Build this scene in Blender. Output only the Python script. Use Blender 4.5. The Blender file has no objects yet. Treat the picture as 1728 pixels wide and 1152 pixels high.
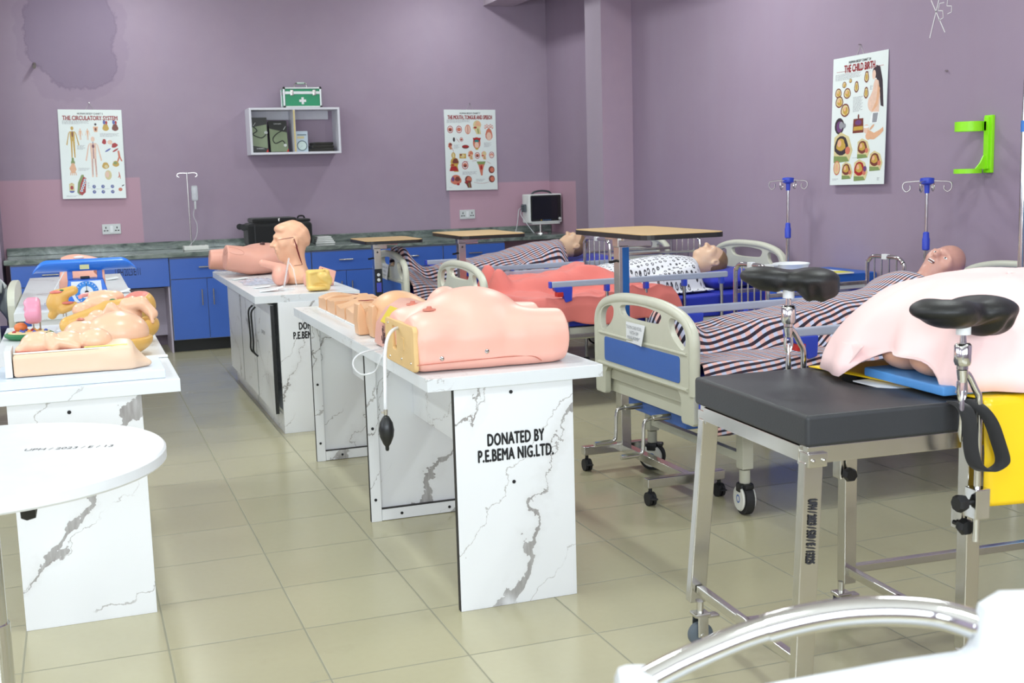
import bpy, bmesh, math, random
import numpy as np
from mathutils import Vector, Matrix
random.seed(7); np.random.seed(7)
PI = math.pi
SC = bpy.context.scene
COL = SC.collection

# ---------------------------------------------------------------- camera
def make_camera():
    yaw, pitch, roll = 0.35039436, 0.14014133, -0.02872856
    f = Vector((math.sin(yaw)*math.cos(pitch), math.cos(yaw)*math.cos(pitch), -math.sin(pitch)))
    r0 = Vector((math.cos(yaw), -math.sin(yaw), 0)); u0 = r0.cross(f)
    r = math.cos(roll)*r0 + math.sin(roll)*u0; u = -math.sin(roll)*r0 + math.cos(roll)*u0
    cd = bpy.data.cameras.new('camera'); cam = bpy.data.objects.new('camera', cd); COL.objects.link(cam)
    m = Matrix(((r.x, u.x, -f.x, 0), (r.y, u.y, -f.y, 0), (r.z, u.z, -f.z, 1.358154), (0, 0, 0, 1)))
    cam.matrix_world = m
    cd.sensor_width = 36; cd.lens = 1994.3651/1728*36; cd.clip_start = .05
    cd.dof.use_dof = True; cd.dof.focus_distance = 4.4; cd.dof.aperture_fstop = 9.0
    SC.camera = cam
make_camera()

# ---------------------------------------------------------------- world, lights, exposure
SC.view_settings.view_transform = 'Standard'; SC.view_settings.look = 'None'
SC.view_settings.gamma = 1; SC.view_settings.use_curve_mapping = False
SC.view_settings.exposure = 0.0
W = bpy.data.worlds.new('daylight'); SC.world = W; W.use_nodes = True
W.node_tree.nodes['Background'].inputs['Color'].default_value = (.86, .93, 1, 1)
W.node_tree.nodes['Background'].inputs['Strength'].default_value = 1.0
def area(name, loc, rot, sx, sy, power, col=(1, 1, 1)):
    l = bpy.data.lights.new(name, 'AREA'); l.shape = 'RECTANGLE'; l.size = sx; l.size_y = sy
    l.energy = power; l.color = col
    o = bpy.data.objects.new(name, l); COL.objects.link(o); o.location = loc; o.rotation_euler = rot
    return o
# daylight entering through the windows of the wall behind the camera and of the left wall
for wx in (-1.9, 0.15, 2.2):
    area('window_daylight', (wx, -1.93, 1.75), (PI/2, 0, 0), 1.5, 1.3, 70, (.84, .94, 1))
for wy in (0.6, 3.4, 6.2):
    area('window_daylight', (-3.12, wy, 1.8), (PI/2, 0, -PI/2), 1.5, 1.3, 26, (.84, .94, 1))
LAMPS = [(x, y) for y in (9.57, 6.55, 3.5, 0.5) for x in (-2.1, .5, 3.17)]
for lx, ly in LAMPS:      # the ceiling battens; their housings are built with the room
    area('ceiling_tube', (lx, ly, 3.155), (0, 0, 0), .16, .6, {9.57: 15, 6.55: 34, 3.5: 23, .5: 20}[ly], (.92, 1, .975))
# ---------------------------------------------------------------- helpers
class MB:
    """collects shapes; build() links them as ONE mesh object"""
    def __init__(s): s.bev = False; s.v = []; s.f = []; s.m = []; s.s = []
    def add(s, vs, fs, mi=0, smooth=False, M=None):
        o = len(s.v)
        if M is not None: vs = [tuple(M @ Vector(v)) for v in vs]
        s.v += [tuple(map(float, v)) for v in vs]
        s.f += [tuple(i+o for i in f) for f in fs]
        s.m += ([mi]*len(fs) if isinstance(mi, int) else list(mi)); s.s += [smooth]*len(fs)
        return s
    def box(s, a, b, bev=0, mi=0, M=None, seg=2):
        x0, y0, z0 = a; x1, y1, z1 = b
        bm = bmesh.new()
        bmesh.ops.create_cube(bm, size=1)
        for v in bm.verts:
            v.co = Vector(((x0+x1)/2+v.co.x*(x1-x0), (y0+y1)/2+v.co.y*(y1-y0), (z0+z1)/2+v.co.z*(z1-z0)))
        if bev: bmesh.ops.bevel(bm, geom=bm.edges[:], offset=bev, segments=seg, profile=.5, affect='EDGES')
        s.bev |= bev > 0; s.addbm(bm, mi, bev > 0, M); return s
    def addbm(s, bm, mi=0, smooth=False, M=None):
        bm.verts.index_update()
        s.add([v.co[:] for v in bm.verts], [[v.index for v in f.verts] for f in bm.faces], mi, smooth, M); bm.free()
    def cyl(s, p0, p1, r0, r1=None, n=16, mi=0, cap=True):
        r1 = r0 if r1 is None else r1
        return s.tube([p0, p1], [r0, r1], n, mi, cap)
    def tube(s, path, r, n=10, mi=0, cap=True, closed=False, flat=None):
        P = [Vector(p) for p in path]; k = len(P)
        R = list(r) if hasattr(r, '__len__') else [r]*k
        T = []
        for i in range(k):
            a = P[(i-1) % k] if (closed or i > 0) else P[i]; b = P[(i+1) % k] if (closed or i < k-1) else P[i]
            t = (b-a); T.append(t.normalized() if t.length > 1e-9 else Vector((0, 0, 1)))
        up = Vector((0, 0, 1)) if abs(T[0].z) < .9 else Vector((0, 1, 0))
        nrm = (up - T[0]*up.dot(T[0])).normalized()
        vs = []
        for i in range(k):
            nrm = (nrm - T[i]*nrm.dot(T[i])); nrm.normalize()
            bn = T[i].cross(nrm)
            for j in range(n):
                a = 2*PI*j/n
                fx, fy = (1, 1) if flat is None else flat
                vs.append(P[i]+nrm*(math.cos(a)*R[i]*fx)+bn*(math.sin(a)*R[i]*fy))
        fs = []
        for i in range(k if closed else k-1):
            i2 = (i+1) % k
            for j in range(n):
                j2 = (j+1) % n
                fs.append((i*n+j, i*n+j2, i2*n+j2, i2*n+j))
        if cap and not closed:
            fs.append(tuple(range(n-1, -1, -1))); fs.append(tuple(range((k-1)*n, k*n)))
        return s.add(vs, fs, mi, True)
    def lathe(s, prof, o=(0, 0, 0), n=24, mi=0, axis='z', cap=True):
        vs = []; k = len(prof)
        for r, h in prof:
            for j in range(n):
                a = 2*PI*j/n; c, d = math.cos(a)*r, math.sin(a)*r
                p = {'z': (c, d, h), 'x': (h, c, d), 'y': (d, h, c)}[axis]
                vs.append((o[0]+p[0], o[1]+p[1], o[2]+p[2]))
        fs = [(i*n+j, i*n+(j+1) % n, (i+1)*n+(j+1) % n, (i+1)*n+j) for i in range(k-1) for j in range(n)]
        if cap: fs += [tuple(range(n-1, -1, -1)), tuple(range((k-1)*n, k*n))]
        return s.add(vs, fs, mi, True)
    def sph(s, c, r, mi=0, n=14, M=None):
        r = (r, r, r) if not hasattr(r, '__len__') else r
        vs = [(c[0], c[1], c[2]-r[2])]; m = n//2+1
        for i in range(1, m):
            t = PI*i/m
            for j in range(n):
                a = 2*PI*j/n
                vs.append((c[0]+r[0]*math.sin(t)*math.cos(a), c[1]+r[1]*math.sin(t)*math.sin(a), c[2]-r[2]*math.cos(t)))
        vs.append((c[0], c[1], c[2]+r[2])); L = len(vs)-1
        fs = [(0, 1+(j+1) % n, 1+j) for j in range(n)]
        for i in range(m-2):
            fs += [(1+i*n+j, 1+i*n+(j+1) % n, 1+(i+1)*n+(j+1) % n, 1+(i+1)*n+j) for j in range(n)]
        fs += [(L, 1+(m-2)*n+j, 1+(m-2)*n+(j+1) % n) for j in range(n)]
        return s.add(vs, fs, mi, True, M)
    def ext(s, poly, d0, d1, plane='xz', holes=(), mi=0, bev=0, M=None, seg=2):
        """prism: 2D outline (with holes) extruded along the third axis from d0 to d1"""
        bm = bmesh.new()
        def P(p, d):
            return {'xz': (p[0], d, p[1]), 'yz': (d, p[0], p[1]), 'xy': (p[0], p[1], d)}[plane]
        es = []
        for lp in [poly]+list(holes):
            vs = [bm.verts.new(P(p, d0)) for p in lp]
            es += [bm.edges.new((vs[i], vs[(i+1) % len(vs)])) for i in range(len(vs))]
        bmesh.ops.triangle_fill(bm, edges=es, use_beauty=True, use_dissolve=False)
        ret = bmesh.ops.extrude_face_region(bm, geom=bm.faces[:])
        off = Vector(P((0, 0), d1))-Vector(P((0, 0), d0))
        nv = [g for g in ret['geom'] if isinstance(g, bmesh.types.BMVert)]
        bmesh.ops.translate(bm, verts=nv, vec=off)
        bmesh.ops.recalc_face_normals(bm, faces=bm.faces[:])
        if bev:
            ed = [e for e in bm.edges if len(e.link_faces) == 2 and e.calc_face_angle(0) > .9]
            bmesh.ops.bevel(bm, geom=ed, offset=bev, segments=seg, profile=.5, affect='EDGES')
        s.bev |= bev > 0; s.addbm(bm, mi, bev > 0, M); return s
    def flat(s, poly, d, plane='xz', mi=0, M=None):
        def P(p): return {'xz': (p[0], d, p[1]), 'yz': (d, p[0], p[1]), 'xy': (p[0], p[1], d)}[plane]
        return s.add([P(p) for p in poly], [tuple(range(len(poly)))], mi, False, M)
    def grid(s, F, nu, nv, mi=0, thick=0):
        vs = [F(i/nu, j/nv) for i in range(nu+1) for j in range(nv+1)]
        w = nv+1
        fs = [(i*w+j, (i+1)*w+j, (i+1)*w+j+1, i*w+j+1) for i in range(nu) for j in range(nv)]
        return s.add(vs, fs, mi, True)
    def build(s, name, mats, parent=None, ang=40, loc=None, thick=0, sub=0, M=None):
        me = bpy.data.meshes.new(name)
        me.from_pydata(s.v, [], s.f); me.validate()
        mats = mats if isinstance(mats, (list, tuple)) else [mats]
        for m in mats: me.materials.append(m)
        if len(me.polygons) == len(s.m):
            me.polygons.foreach_set('material_index', s.m)
            me.polygons.foreach_set('use_smooth', s.s)
        if ang and any(s.s): me.set_sharp_from_angle(angle=math.radians(ang))
        me.update()
        o = bpy.data.objects.new(name, me); COL.objects.link(o)
        if parent is not None: o.parent = parent
        if M is not None: me.transform(M)
        if loc is not None: o.location = loc
        if s.bev:      # keeps flat faces flat beside their rounded edges
            md = o.modifiers.new('flat_faces', 'WEIGHTED_NORMAL'); md.keep_sharp = True; md.weight = 100
        if thick:
            md = o.modifiers.new('thickness', 'SOLIDIFY'); md.thickness = thick; md.offset = 0
        if sub:
            md = o.modifiers.new('smooth', 'SUBSURF'); md.levels = sub; md.render_levels = sub
        return o

def tag(o, label, cat, group=None, kind=None):
    o['label'] = label; o['category'] = cat
    if group: o['group'] = group
    if kind: o['kind'] = kind
    return o
def thing(name, label, cat, loc=(0, 0, 0), rotz=0, group=None):
    o = bpy.data.objects.new(name, None); COL.objects.link(o); o.empty_display_size = .1
    o.location = loc; o.rotation_euler = (0, 0, rotz)
    return tag(o, label, cat, group)
def struct(o): o['kind'] = 'structure'; return o
def dup(root, loc=None, rotz=None, label=None):
    def cp(o, par):
        c = o.copy(); COL.objects.link(c)
        if par is not None: c.parent = par; c.matrix_parent_inverse = o.matrix_parent_inverse.copy()
        for ch in [x for x in COL.objects if x.parent == o]: cp(ch, c)
        return c
    c = cp(root, None)
    if loc is not None: c.location = loc
    if rotz is not None: c.rotation_euler = (0, 0, rotz)
    if label: c['label'] = label
    return c
def spline(pts, n=6, closed=False):
    P = [Vector(p) for p in pts]; k = len(P); out = []
    for i in range(k if closed else k-1):
        g = lambda q: P[q % k] if closed else P[max(0, min(k-1, q))]
        a, b, c, d = g(i-1), g(i), g(i+1), g(i+2)
        for j in range(n):
            t = j/n
            out.append(.5*((2*b)+(c-a)*t+(2*a-5*b+4*c-d)*t*t+(3*b-a-3*c+d)*t**3))
    if not closed: out.append(P[-1])
    return out
def rrect(x0, y0, x1, y1, r, n=5):
    out = []
    for cx, cy, a0 in ((x1-r, y1-r, 0), (x0+r, y1-r, 90), (x0+r, y0+r, 180), (x1-r, y0+r, 270)):
        out += [(cx+r*math.cos(math.radians(a0+90*i/n)), cy+r*math.sin(math.radians(a0+90*i/n))) for i in range(n+1)]
    return out
def ell(cx, cy, rx, ry, n=16, rot=0):
    c, d = math.cos(rot), math.sin(rot)
    return [(cx+rx*math.cos(2*PI*i/n)*c-ry*math.sin(2*PI*i/n)*d, cy+rx*math.cos(2*PI*i/n)*d+ry*math.sin(2*PI*i/n)*c) for i in range(n)]
def lettering(txt, size, mat, parent, M, name='lettering', width=None, bold=0, gap=1.0, space=1.0):
    cu = bpy.data.curves.new('txt', 'FONT'); cu.body = txt; cu.size = size; cu.align_x = 'CENTER'; cu.align_y = 'CENTER'
    cu.space_line = gap; cu.space_character = space; cu.resolution_u = 3
    to = bpy.data.objects.new('txt', cu); COL.objects.link(to)
    bpy.context.view_layer.update()
    me = bpy.data.meshes.new_from_object(to.evaluated_get(bpy.context.evaluated_depsgraph_get()))
    bpy.data.objects.remove(to); bpy.data.curves.remove(cu)
    co = [v.co for v in me.vertices]
    if width and co:
        w = max(c.x for c in co)-min(c.x for c in co)
        me.transform(Matrix.Diagonal((width/w, 1, 1, 1)))
    if bold:      # thicken the strokes by overlaying the letters with small offsets
        n = len(me.vertices); vs = [v.co.copy() for v in me.vertices]; fs = [tuple(q.vertices) for q in me.polygons]
        V, Fs = [], []
        for k, (dx, dy) in enumerate(((0, 0), (bold, 0), (-bold, 0), (0, bold), (0, -bold))):
            V += [(v.x+dx, v.y+dy, v.z+k*.00002) for v in vs]; Fs += [tuple(i+k*n for i in f) for f in fs]
        me = bpy.data.meshes.new('txt'); me.from_pydata([tuple(map(float, v)) for v in V], [], Fs)
    me.transform(M); me.materials.clear(); me.materials.append(mat)
    o = bpy.data.objects.new(name, me); COL.objects.link(o); o.parent = parent
    return o
def onwall(x, y, z, face='-y', rot=0):
    """text plane matrix: readable when seen from the named side"""
    R = {'-y': Matrix.Rotation(PI/2, 4, 'X'), '-x': Matrix.Rotation(-PI/2, 4, 'Z') @ Matrix.Rotation(PI/2, 4, 'X'), '+z': Matrix.Identity(4)}[face]
    return Matrix.Translation((x, y, z)) @ R @ Matrix.Rotation(rot, 4, 'Z')

# ---- smooth organic surfaces: signed distances meshed with surface nets
def sm(a, b, k):
    h = np.clip(.5+.5*(b-a)/k, 0, 1); return b*(1-h)+a*h-k*h*(1-h)
def smx(a, b, k): return -sm(-a, -b, k)
def E_(p, c, r, rot=None):
    q = p-np.array(c, float)
    if rot is not None: q = q @ np.array(rot)
    r = np.array(r, float)
    k0 = np.linalg.norm(q/r, axis=1); k1 = np.linalg.norm(q/(r*r), axis=1)+1e-9
    return k0*(k0-1)/k1
def C_(p, a, b, ra, rb=None, flat=None):
    a = np.array(a, float); b = np.array(b, float); rb = ra if rb is None else rb
    ab = b-a; t = np.clip(((p-a) @ ab)/(ab @ ab), 0, 1)
    d = p-a-t[:, None]*ab
    if flat is not None: d = d/np.array(flat)
    return np.linalg.norm(d, axis=1)-(ra+(rb-ra)*t)
def B_(p, c, h, r=0.01, rot=None):
    q = p-np.array(c, float)
    if rot is not None: q = q @ np.array(rot)
    q = np.abs(q)-(np.array(h, float)-r)
    return np.linalg.norm(np.maximum(q, 0), axis=1)+np.minimum(q.max(1), 0)-r
def PL_(p, n, d): return p @ (np.array(n, float)/np.linalg.norm(n))-d
def rotm(ax, a): return np.array(Matrix.Rotation(a, 3, ax))
def sdf(f, lo, hi, h, name, mats, parent=None, matf=None, M=None, smooth=True, ang=None, uvf=None):
    lo = np.array(lo, float); hi = np.array(hi, float); n = np.maximum(np.ceil((hi-lo)/h).astype(int)+1, 4)
    ax = [lo[i]+h*np.arange(n[i]) for i in range(3)]
    G = np.stack(np.meshgrid(*ax, indexing='ij'), -1).reshape(-1, 3)
    V = np.concatenate([f(G[i:i+400000]) for i in range(0, len(G), 400000)]).reshape(n)
    V = np.where(V == 0, 1e-9, V)
    # close the surface at the bounds
    for a in range(3):
        sl = [slice(None)]*3
        for e in (0, -1):
            sl[a] = e; V[tuple(sl)] = np.maximum(V[tuple(sl)], 1e-4)
    ins = V < 0; cs = n-1
    acc = np.zeros((*cs, 3)); cnt = np.zeros(cs)
    for a in range(3):
        b, c = [i for i in range(3) if i != a]
        s0 = [slice(None)]*3; s1 = [slice(None)]*3; s0[a] = slice(0, -1); s1[a] = slice(1, None)
        v0 = V[tuple(s0)]; v1 = V[tuple(s1)]; cr = (v0 < 0) != (v1 < 0)
        t = np.where(cr, v0/np.where(cr, v0-v1, 1), 0)
        idx = np.indices(v0.shape).astype(float); idx[a] += t
        pos = np.moveaxis(idx, 0, -1)
        for db in (0, 1):
            for dc in (0, 1):
                sl = [slice(None)]*3; sl[b] = slice(db, n[b]-1+db); sl[c] = slice(dc, n[c]-1+dc)
                m = cr[tuple(sl)]
                acc += np.where(m[..., None], pos[tuple(sl)], 0); cnt += m
    act = cnt > 0; ids = -np.ones(cs, int); ids[act] = np.arange(act.sum())
    vs = lo+h*(acc[act]/cnt[act][:, None])
    quads = []
    for a in range(3):
        b, c = [(1, 2), (2, 0), (0, 1)][a]
        s0 = [slice(None)]*3; s1 = [slice(None)]*3; s0[a] = slice(0, -1); s1[a] = slice(1, None)
        i0 = ins[tuple(s0)]; i1 = ins[tuple(s1)]
        e = np.argwhere(i0 != i1)
        e = e[(e[:, b] > 0) & (e[:, c] > 0) & (e[:, b] < n[b]-1) & (e[:, c] < n[c]-1)]
        sg = i0[tuple(e.T)]
        def g(db, dc):
            q = e.copy(); q[:, b] -= db; q[:, c] -= dc; return ids[tuple(q.T)]
        q = np.stack([g(1, 1), g(0, 1), g(0, 0), g(1, 0)], 1)
        q[~sg] = q[~sg][:, ::-1]; quads.append(q)
    Q = np.concatenate(quads)
    me = bpy.data.meshes.new(name); me.from_pydata(vs.tolist(), [], Q.tolist())
    mats = mats if isinstance(mats, (list, tuple)) else [mats]
    for m in mats: me.materials.append(m)
    if matf is not None:
        cen = vs[Q].mean(1); me.polygons.foreach_set('material_index', matf(cen).astype(np.int32))
    me.polygons.foreach_set('use_smooth', [smooth]*len(Q))
    if ang: me.set_sharp_from_angle(angle=math.radians(ang))
    if M is not None: me.transform(M)
    me.update()
    o = bpy.data.objects.new(name, me); COL.objects.link(o)
    if parent is not None: o.parent = parent
    return o
# ---------------------------------------------------------------- materials
class NT:
    def __init__(s, name):
        s.m = bpy.data.materials.new(name); s.m.use_nodes = True; s.t = s.m.node_tree
        s.b = s.t.nodes['Principled BSDF']
    def n(s, typ, **kw):
        x = s.t.nodes.new('ShaderNode'+typ)
        for k, v in kw.items():
            if k in x.inputs: s.put(x.inputs[k], v)
            else: setattr(x, k, v)
        return x
    def put(s, inp, v):
        if hasattr(v, 'is_output') or isinstance(v, bpy.types.NodeSocket): s.t.links.new(v, inp)
        else:
            if inp.type == 'RGBA' and len(v) == 3: v = (*v, 1)
            inp.default_value = v
    def math(s, op, a, b=None, c=None):
        x = s.t.nodes.new('ShaderNodeMath'); x.operation = op
        for i, v in enumerate((a, b, c)):
            if v is not None: s.put(x.inputs[i], v)
        return x.outputs[0]
    def mix(s, f, a, b, typ='MIX'):
        x = s.t.nodes.new('ShaderNodeMix'); x.data_type = 'RGBA'; x.blend_type = typ
        s.put(x.inputs['Factor'], f); s.put(x.inputs[6], a); s.put(x.inputs[7], b); return x.outputs[2]
    def ramp(s, f, stops):
        x = s.t.nodes.new('ShaderNodeValToRGB'); s.put(x.inputs[0], f)
        el = x.color_ramp.elements
        while len(el) < len(stops): el.new(.5)
        for e, (p, c) in zip(el, stops): e.position = p; e.color = (*c, 1) if len(c) == 3 else c
        return x.outputs[0]
    def pos(s, kind='Object'): return s.n('TexCoord').outputs[kind]
    def xyz(s, v):
        x = s.n('SeparateXYZ'); s.put(x.inputs[0], v); return x.outputs
    def noise(s, v, scale, detail=4, rough=.5, dist=0):
        x = s.n('TexNoise', Scale=scale, Detail=detail, Roughness=rough, Distortion=dist)
        s.put(x.inputs['Vector'], v); return x.outputs['Fac'], x.outputs['Color']
    def step(s, v, a, b):
        x = s.n('MapRange'); x.interpolation_type = 'SMOOTHSTEP'; s.put(x.inputs[0], v); x.inputs[1].default_value = a; x.inputs[2].default_value = b
        return x.outputs[0]
    def bump(s, h, strength=.2, dist=.01):
        x = s.n('Bump', Strength=strength, Distance=dist); s.put(x.inputs['Height'], h); s.put(s.b.inputs['Normal'], x.outputs[0])
    def base(s, c, rough=.5, metal=0, **kw):
        s.put(s.b.inputs['Base Color'], c); s.put(s.b.inputs['Roughness'], rough); s.put(s.b.inputs['Metallic'], metal)
        for k, v in kw.items(): s.put(s.b.inputs[k.replace('_', ' ')], v)
        return s.m
def lin(r, g, b):
    f = lambda c: (c/255/12.92) if c <= 10 else ((c/255+.055)/1.055)**2.4
    return (f(r), f(g), f(b))
_mc = {}
def col(r, g, b, rough=.5, metal=0, var=.06, scale=18, bump=0, **kw):
    """plain coating / plastic / paint with slight procedural unevenness"""
    key = (r, g, b, rough, metal, var, scale, bump, tuple(kw.items()))
    if key in _mc: return _mc[key]
    t = NT('mat_%d_%d_%d' % (r, g, b)); c = lin(r, g, b)
    f, _ = t.noise(t.pos(), scale, 3)
    cc = t.mix(f, tuple(x*(1-var) for x in c), tuple(min(1, x*(1+var)) for x in c))
    if bump: t.bump(f, bump, .004)
    _mc[key] = t.base(cc, rough, metal, **kw); return _mc[key]

def wall_material(kind):
    t = NT('painted_plaster_'+kind); P = t.pos(); x, y, z = t.xyz(P)
    f1, _ = t.noise(P, 1.3, 5, .6); f2, _ = t.noise(P, 9, 5, .6)
    mp = t.n('Mapping'); t.put(mp.inputs[0], P); mp.inputs['Scale'].default_value = (5, 5, .5); f3, _ = t.noise(mp.outputs[0], 1.6, 3)
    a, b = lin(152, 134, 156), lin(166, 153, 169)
    if kind == 'back': a, b = lin(161, 139, 159), lin(175, 159, 173)  # lightened paint makes up for the weaker light on the back wall
    if kind == 'right': a, b = lin(148, 126, 147), lin(161, 145, 160)  # darkened paint offsets the stronger light on the right wall
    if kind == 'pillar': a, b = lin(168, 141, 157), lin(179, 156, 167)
    c = t.mix(f1, a, b); c = t.mix(t.math('MULTIPLY', f2, .35), c, lin(146, 126, 150)); c = t.mix(t.math('MULTIPLY', f3, .35), c, lin(156, 146, 168))
    pink = lin(200, 158, 174)
    def rect(u, u0, u1, v, v1):
        w = lambda s, e, lo: t.step(s, e-.006, e+.006) if lo else t.math('SUBTRACT', 1, t.step(s, e-.006, e+.006))
        m = t.math('MULTIPLY', w(v, v1, False), t.math('MULTIPLY', w(u, u0, True), w(u, u1, False)))
        return m
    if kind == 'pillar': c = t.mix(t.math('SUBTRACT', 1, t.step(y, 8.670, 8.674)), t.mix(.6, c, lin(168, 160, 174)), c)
    if kind == 'back':
        c = t.mix(t.math('MULTIPLY', rect(x, -2, .545, z, 1.425), .72), c, pink)
        c = t.mix(t.math('MULTIPLY', rect(x, 3.255, 9, z, 1.29), .72), c, pink)
        # old water stain with a dark rim, upper left
        dn, _ = t.noise(P, 3.2, 5, .6)
        dx = t.math('DIVIDE', t.math('SUBTRACT', x, .09), .36); dz = t.math('DIVIDE', t.math('SUBTRACT', z, 2.60), .46)
        r = t.math('ADD', t.math('SQRT', t.math('ADD', t.math('POWER', dx, 2), t.math('POWER', dz, 2))), t.math('MULTIPLY', t.math('SUBTRACT', dn, .5), .9))
        ins = t.math('SUBTRACT', 1, t.step(r, .97, 1.03)); rim = t.math('SUBTRACT', 1, t.step(t.math('ABSOLUTE', t.math('SUBTRACT', r, 1)), 0, .05))
        halo = t.math('SUBTRACT', 1, t.step(r, 1.2, 1.26))
        c = t.mix(t.math('MULTIPLY', halo, .14), c, lin(118, 98, 130)); c = t.mix(t.math('MULTIPLY', ins, .42), c, lin(116, 102, 128)); c = t.mix(t.math('MULTIPLY', rim, .22), c, lin(90, 70, 100))
    if kind == 'right':
        c = t.mix(t.math('MULTIPLY', rect(y, 9.845, 12, z, 1.285), .72), c, pink)
    t.bump(f2, .12, .01)
    return t.base(c, .72)
def floor_material():
    t = NT('glazed_floor_tiles'); P = t.pos(); x, y, z = t.xyz(P)
    u = t.math('DIVIDE', t.math('SUBTRACT', x, .5684), .4); v = t.math('DIVIDE', t.math('SUBTRACT', y, 3.4812), .4)
    def edge(a):
        fr = t.math('FRACT', a); d = t.math('MINIMUM', fr, t.math('SUBTRACT', 1, fr)); return d
    d = t.math('MINIMUM', edge(u), edge(v)); grout = t.math('SUBTRACT', 1, t.step(d, .004, .011))
    cb = t.n('CombineXYZ'); t.put(cb.inputs[0], t.math('FLOOR', u)); t.put(cb.inputs[1], t.math('FLOOR', v))
    wn = t.n('TexWhiteNoise'); t.put(wn.inputs['Vector'], cb.outputs[0])
    f1, _ = t.noise(P, 4, 5, .6); f2, _ = t.noise(P, 40, 3)
    c = t.mix(wn.outputs['Value'], lin(178, 173, 144), lin(187, 182, 154))
    c = t.mix(t.math('MULTIPLY', f1, .4), c, lin(180, 170, 136)); c = t.mix(t.math('MULTIPLY', f2, .12), c, lin(150, 140, 112))
    dn, _ = t.noise(P, 1.7, 6, .7); c = t.mix(t.math('MULTIPLY', t.step(dn, .6, .75), .25), c, lin(150, 138, 112))
    c = t.mix(t.math('MULTIPLY', grout, .62), c, lin(118, 120, 108))
    ro = t.math('ADD', .16, t.math('MULTIPLY', f1, .16)); ro = t.math('ADD', ro, t.math('MULTIPLY', grout, .4))
    t.bump(t.math('SUBTRACT', 1, grout), .25, .002)
    return t.base(c, ro, IOR=1.5)
def marble_material(name, amt=1.0, base=(240, 242, 246)):
    """white laminate printed with sparse grey veins"""
    t = NT(name)
    oi = t.n('ObjectInfo'); P = t.pos()
    ad = t.n('VectorMath', operation='ADD'); t.put(ad.inputs[0], P)
    sc = t.n('VectorMath', operation='SCALE'); cb = t.n('CombineXYZ'); t.put(cb.inputs[0], oi.outputs['Random']); t.put(cb.inputs[1], t.math('FRACT', t.math('MULTIPLY', oi.outputs['Random'], 7.3))); t.put(cb.inputs[2], t.math('FRACT', t.math('MULTIPLY', oi.outputs['Random'], 13.1)))
    t.put(sc.inputs[0], cb.outputs[0]); sc.inputs['Scale'].default_value = 9.0; t.put(ad.inputs[1], sc.outputs[0]); Q = ad.outputs[0]
    def vein(nrm, freq, warp, wscale, wmax, lo, hi, fine):
        dt = t.n('VectorMath', operation='DOT_PRODUCT'); t.put(dt.inputs[0], Q); dt.inputs[1].default_value = nrm
        w, _ = t.noise(Q, 2.4, 7, .58, .2); s = t.math('ADD', t.math('MULTIPLY', dt.outputs['Value'], freq), t.math('MULTIPLY', t.math('SUBTRACT', w, .5), warp))
        d = t.math('DIVIDE', t.math('ABSOLUTE', t.math('SUBTRACT', t.math('FRACT', s), .5)), freq)
        k, _ = t.noise(Q, wscale, 2); wid = t.math('ADD', .0008, t.math('MULTIPLY', t.math('POWER', t.step(k, .45, .80), 1.6), wmax))
        pm, _ = t.noise(Q, wscale*1.35, 3, .5, .0); pres = t.step(pm, lo, hi)
        return t.math('MULTIPLY', t.math('SUBTRACT', 1, t.step(t.math('SUBTRACT', d, wid), 0, fine)), pres), d, pres
    v1, d1, p1 = vein((.80, .45, -.56), 2.3, 1.5, 2.1, .030, .33, .42, .0020)
    v2, d2, p2 = vein((.62, -.5, -.70), 3.4, 1.7, 2.6, .005, .40, .48, .0017)
    st = t.n('Mapping'); t.put(st.inputs[0], Q); st.inputs['Rotation'].default_value = (0, math.radians(34), 0); st.inputs['Scale'].default_value = (60, 40, 9); fn, _ = t.noise(st.outputs[0], 1.0, 5, .6)
    halo = t.math('MULTIPLY', t.math('MULTIPLY', t.math('SUBTRACT', 1, t.step(d1, 0, .05)), p1), .14)
    c = t.mix(t.math('MULTIPLY', halo, amt), lin(*base), lin(190, 186, 184))
    c = t.mix(t.math('MULTIPLY', v1, t.math('MULTIPLY', amt, t.math('ADD', .25, t.math('MULTIPLY', fn, .85)))), c, lin(118, 110, 106)); c = t.mix(t.math('MULTIPLY', v2, .55*amt), c, lin(138, 130, 126))
    return t.base(c, .28)
def granite_material():
    t = NT('polished_granite'); P = t.pos()
    mp = t.n('Mapping'); t.put(mp.inputs[0], P); mp.inputs['Rotation'].default_value = (.2, .7, .4); mp.inputs['Scale'].default_value = (1, 1, 2.6)
    f, _ = t.noise(mp.outputs[0], 5, 8, .65, 1.4); g, _ = t.noise(P, 70, 4, .7)
    c = t.ramp(f, [(.3, lin(66, 76, 74)), (.48, lin(116, 128, 122)), (.62, lin(150, 160, 154)), (.8, lin(188, 194, 188))])
    c = t.mix(t.math('MULTIPLY', g, .45), c, lin(70, 78, 76))
    return t.base(c, .12)
def stripe_material():
    """woven navy, white and rust striped cloth; stripes follow the sheet's own UV"""
    t = NT('striped_woven_cloth'); x, y, z = t.xyz(t.pos('UV'))
    n, _ = t.noise(t.pos(), 60, 2)
    fr = t.math('FRACT', t.math('MULTIPLY', y, 1))
    st = t.step(t.math('ABSOLUTE', t.math('SUBTRACT', fr, .5)), .23, .29)
    fx = t.math('FRACT', t.math('MULTIPLY', x, 1)); ch = t.step(t.math('ABSOLUTE', t.math('SUBTRACT', fx, .5)), .2, .26)
    light = t.mix(ch, lin(176, 188, 226), lin(224, 156, 146)); light = t.mix(.32, light, lin(236, 226, 226))
    dark = t.mix(ch, lin(26, 24, 48), lin(52, 24, 40))
    c = t.mix(st, light, dark)
    t.bump(n, .15, .002)
    return t.base(c, .85, Sheen_Weight=.2)
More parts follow.
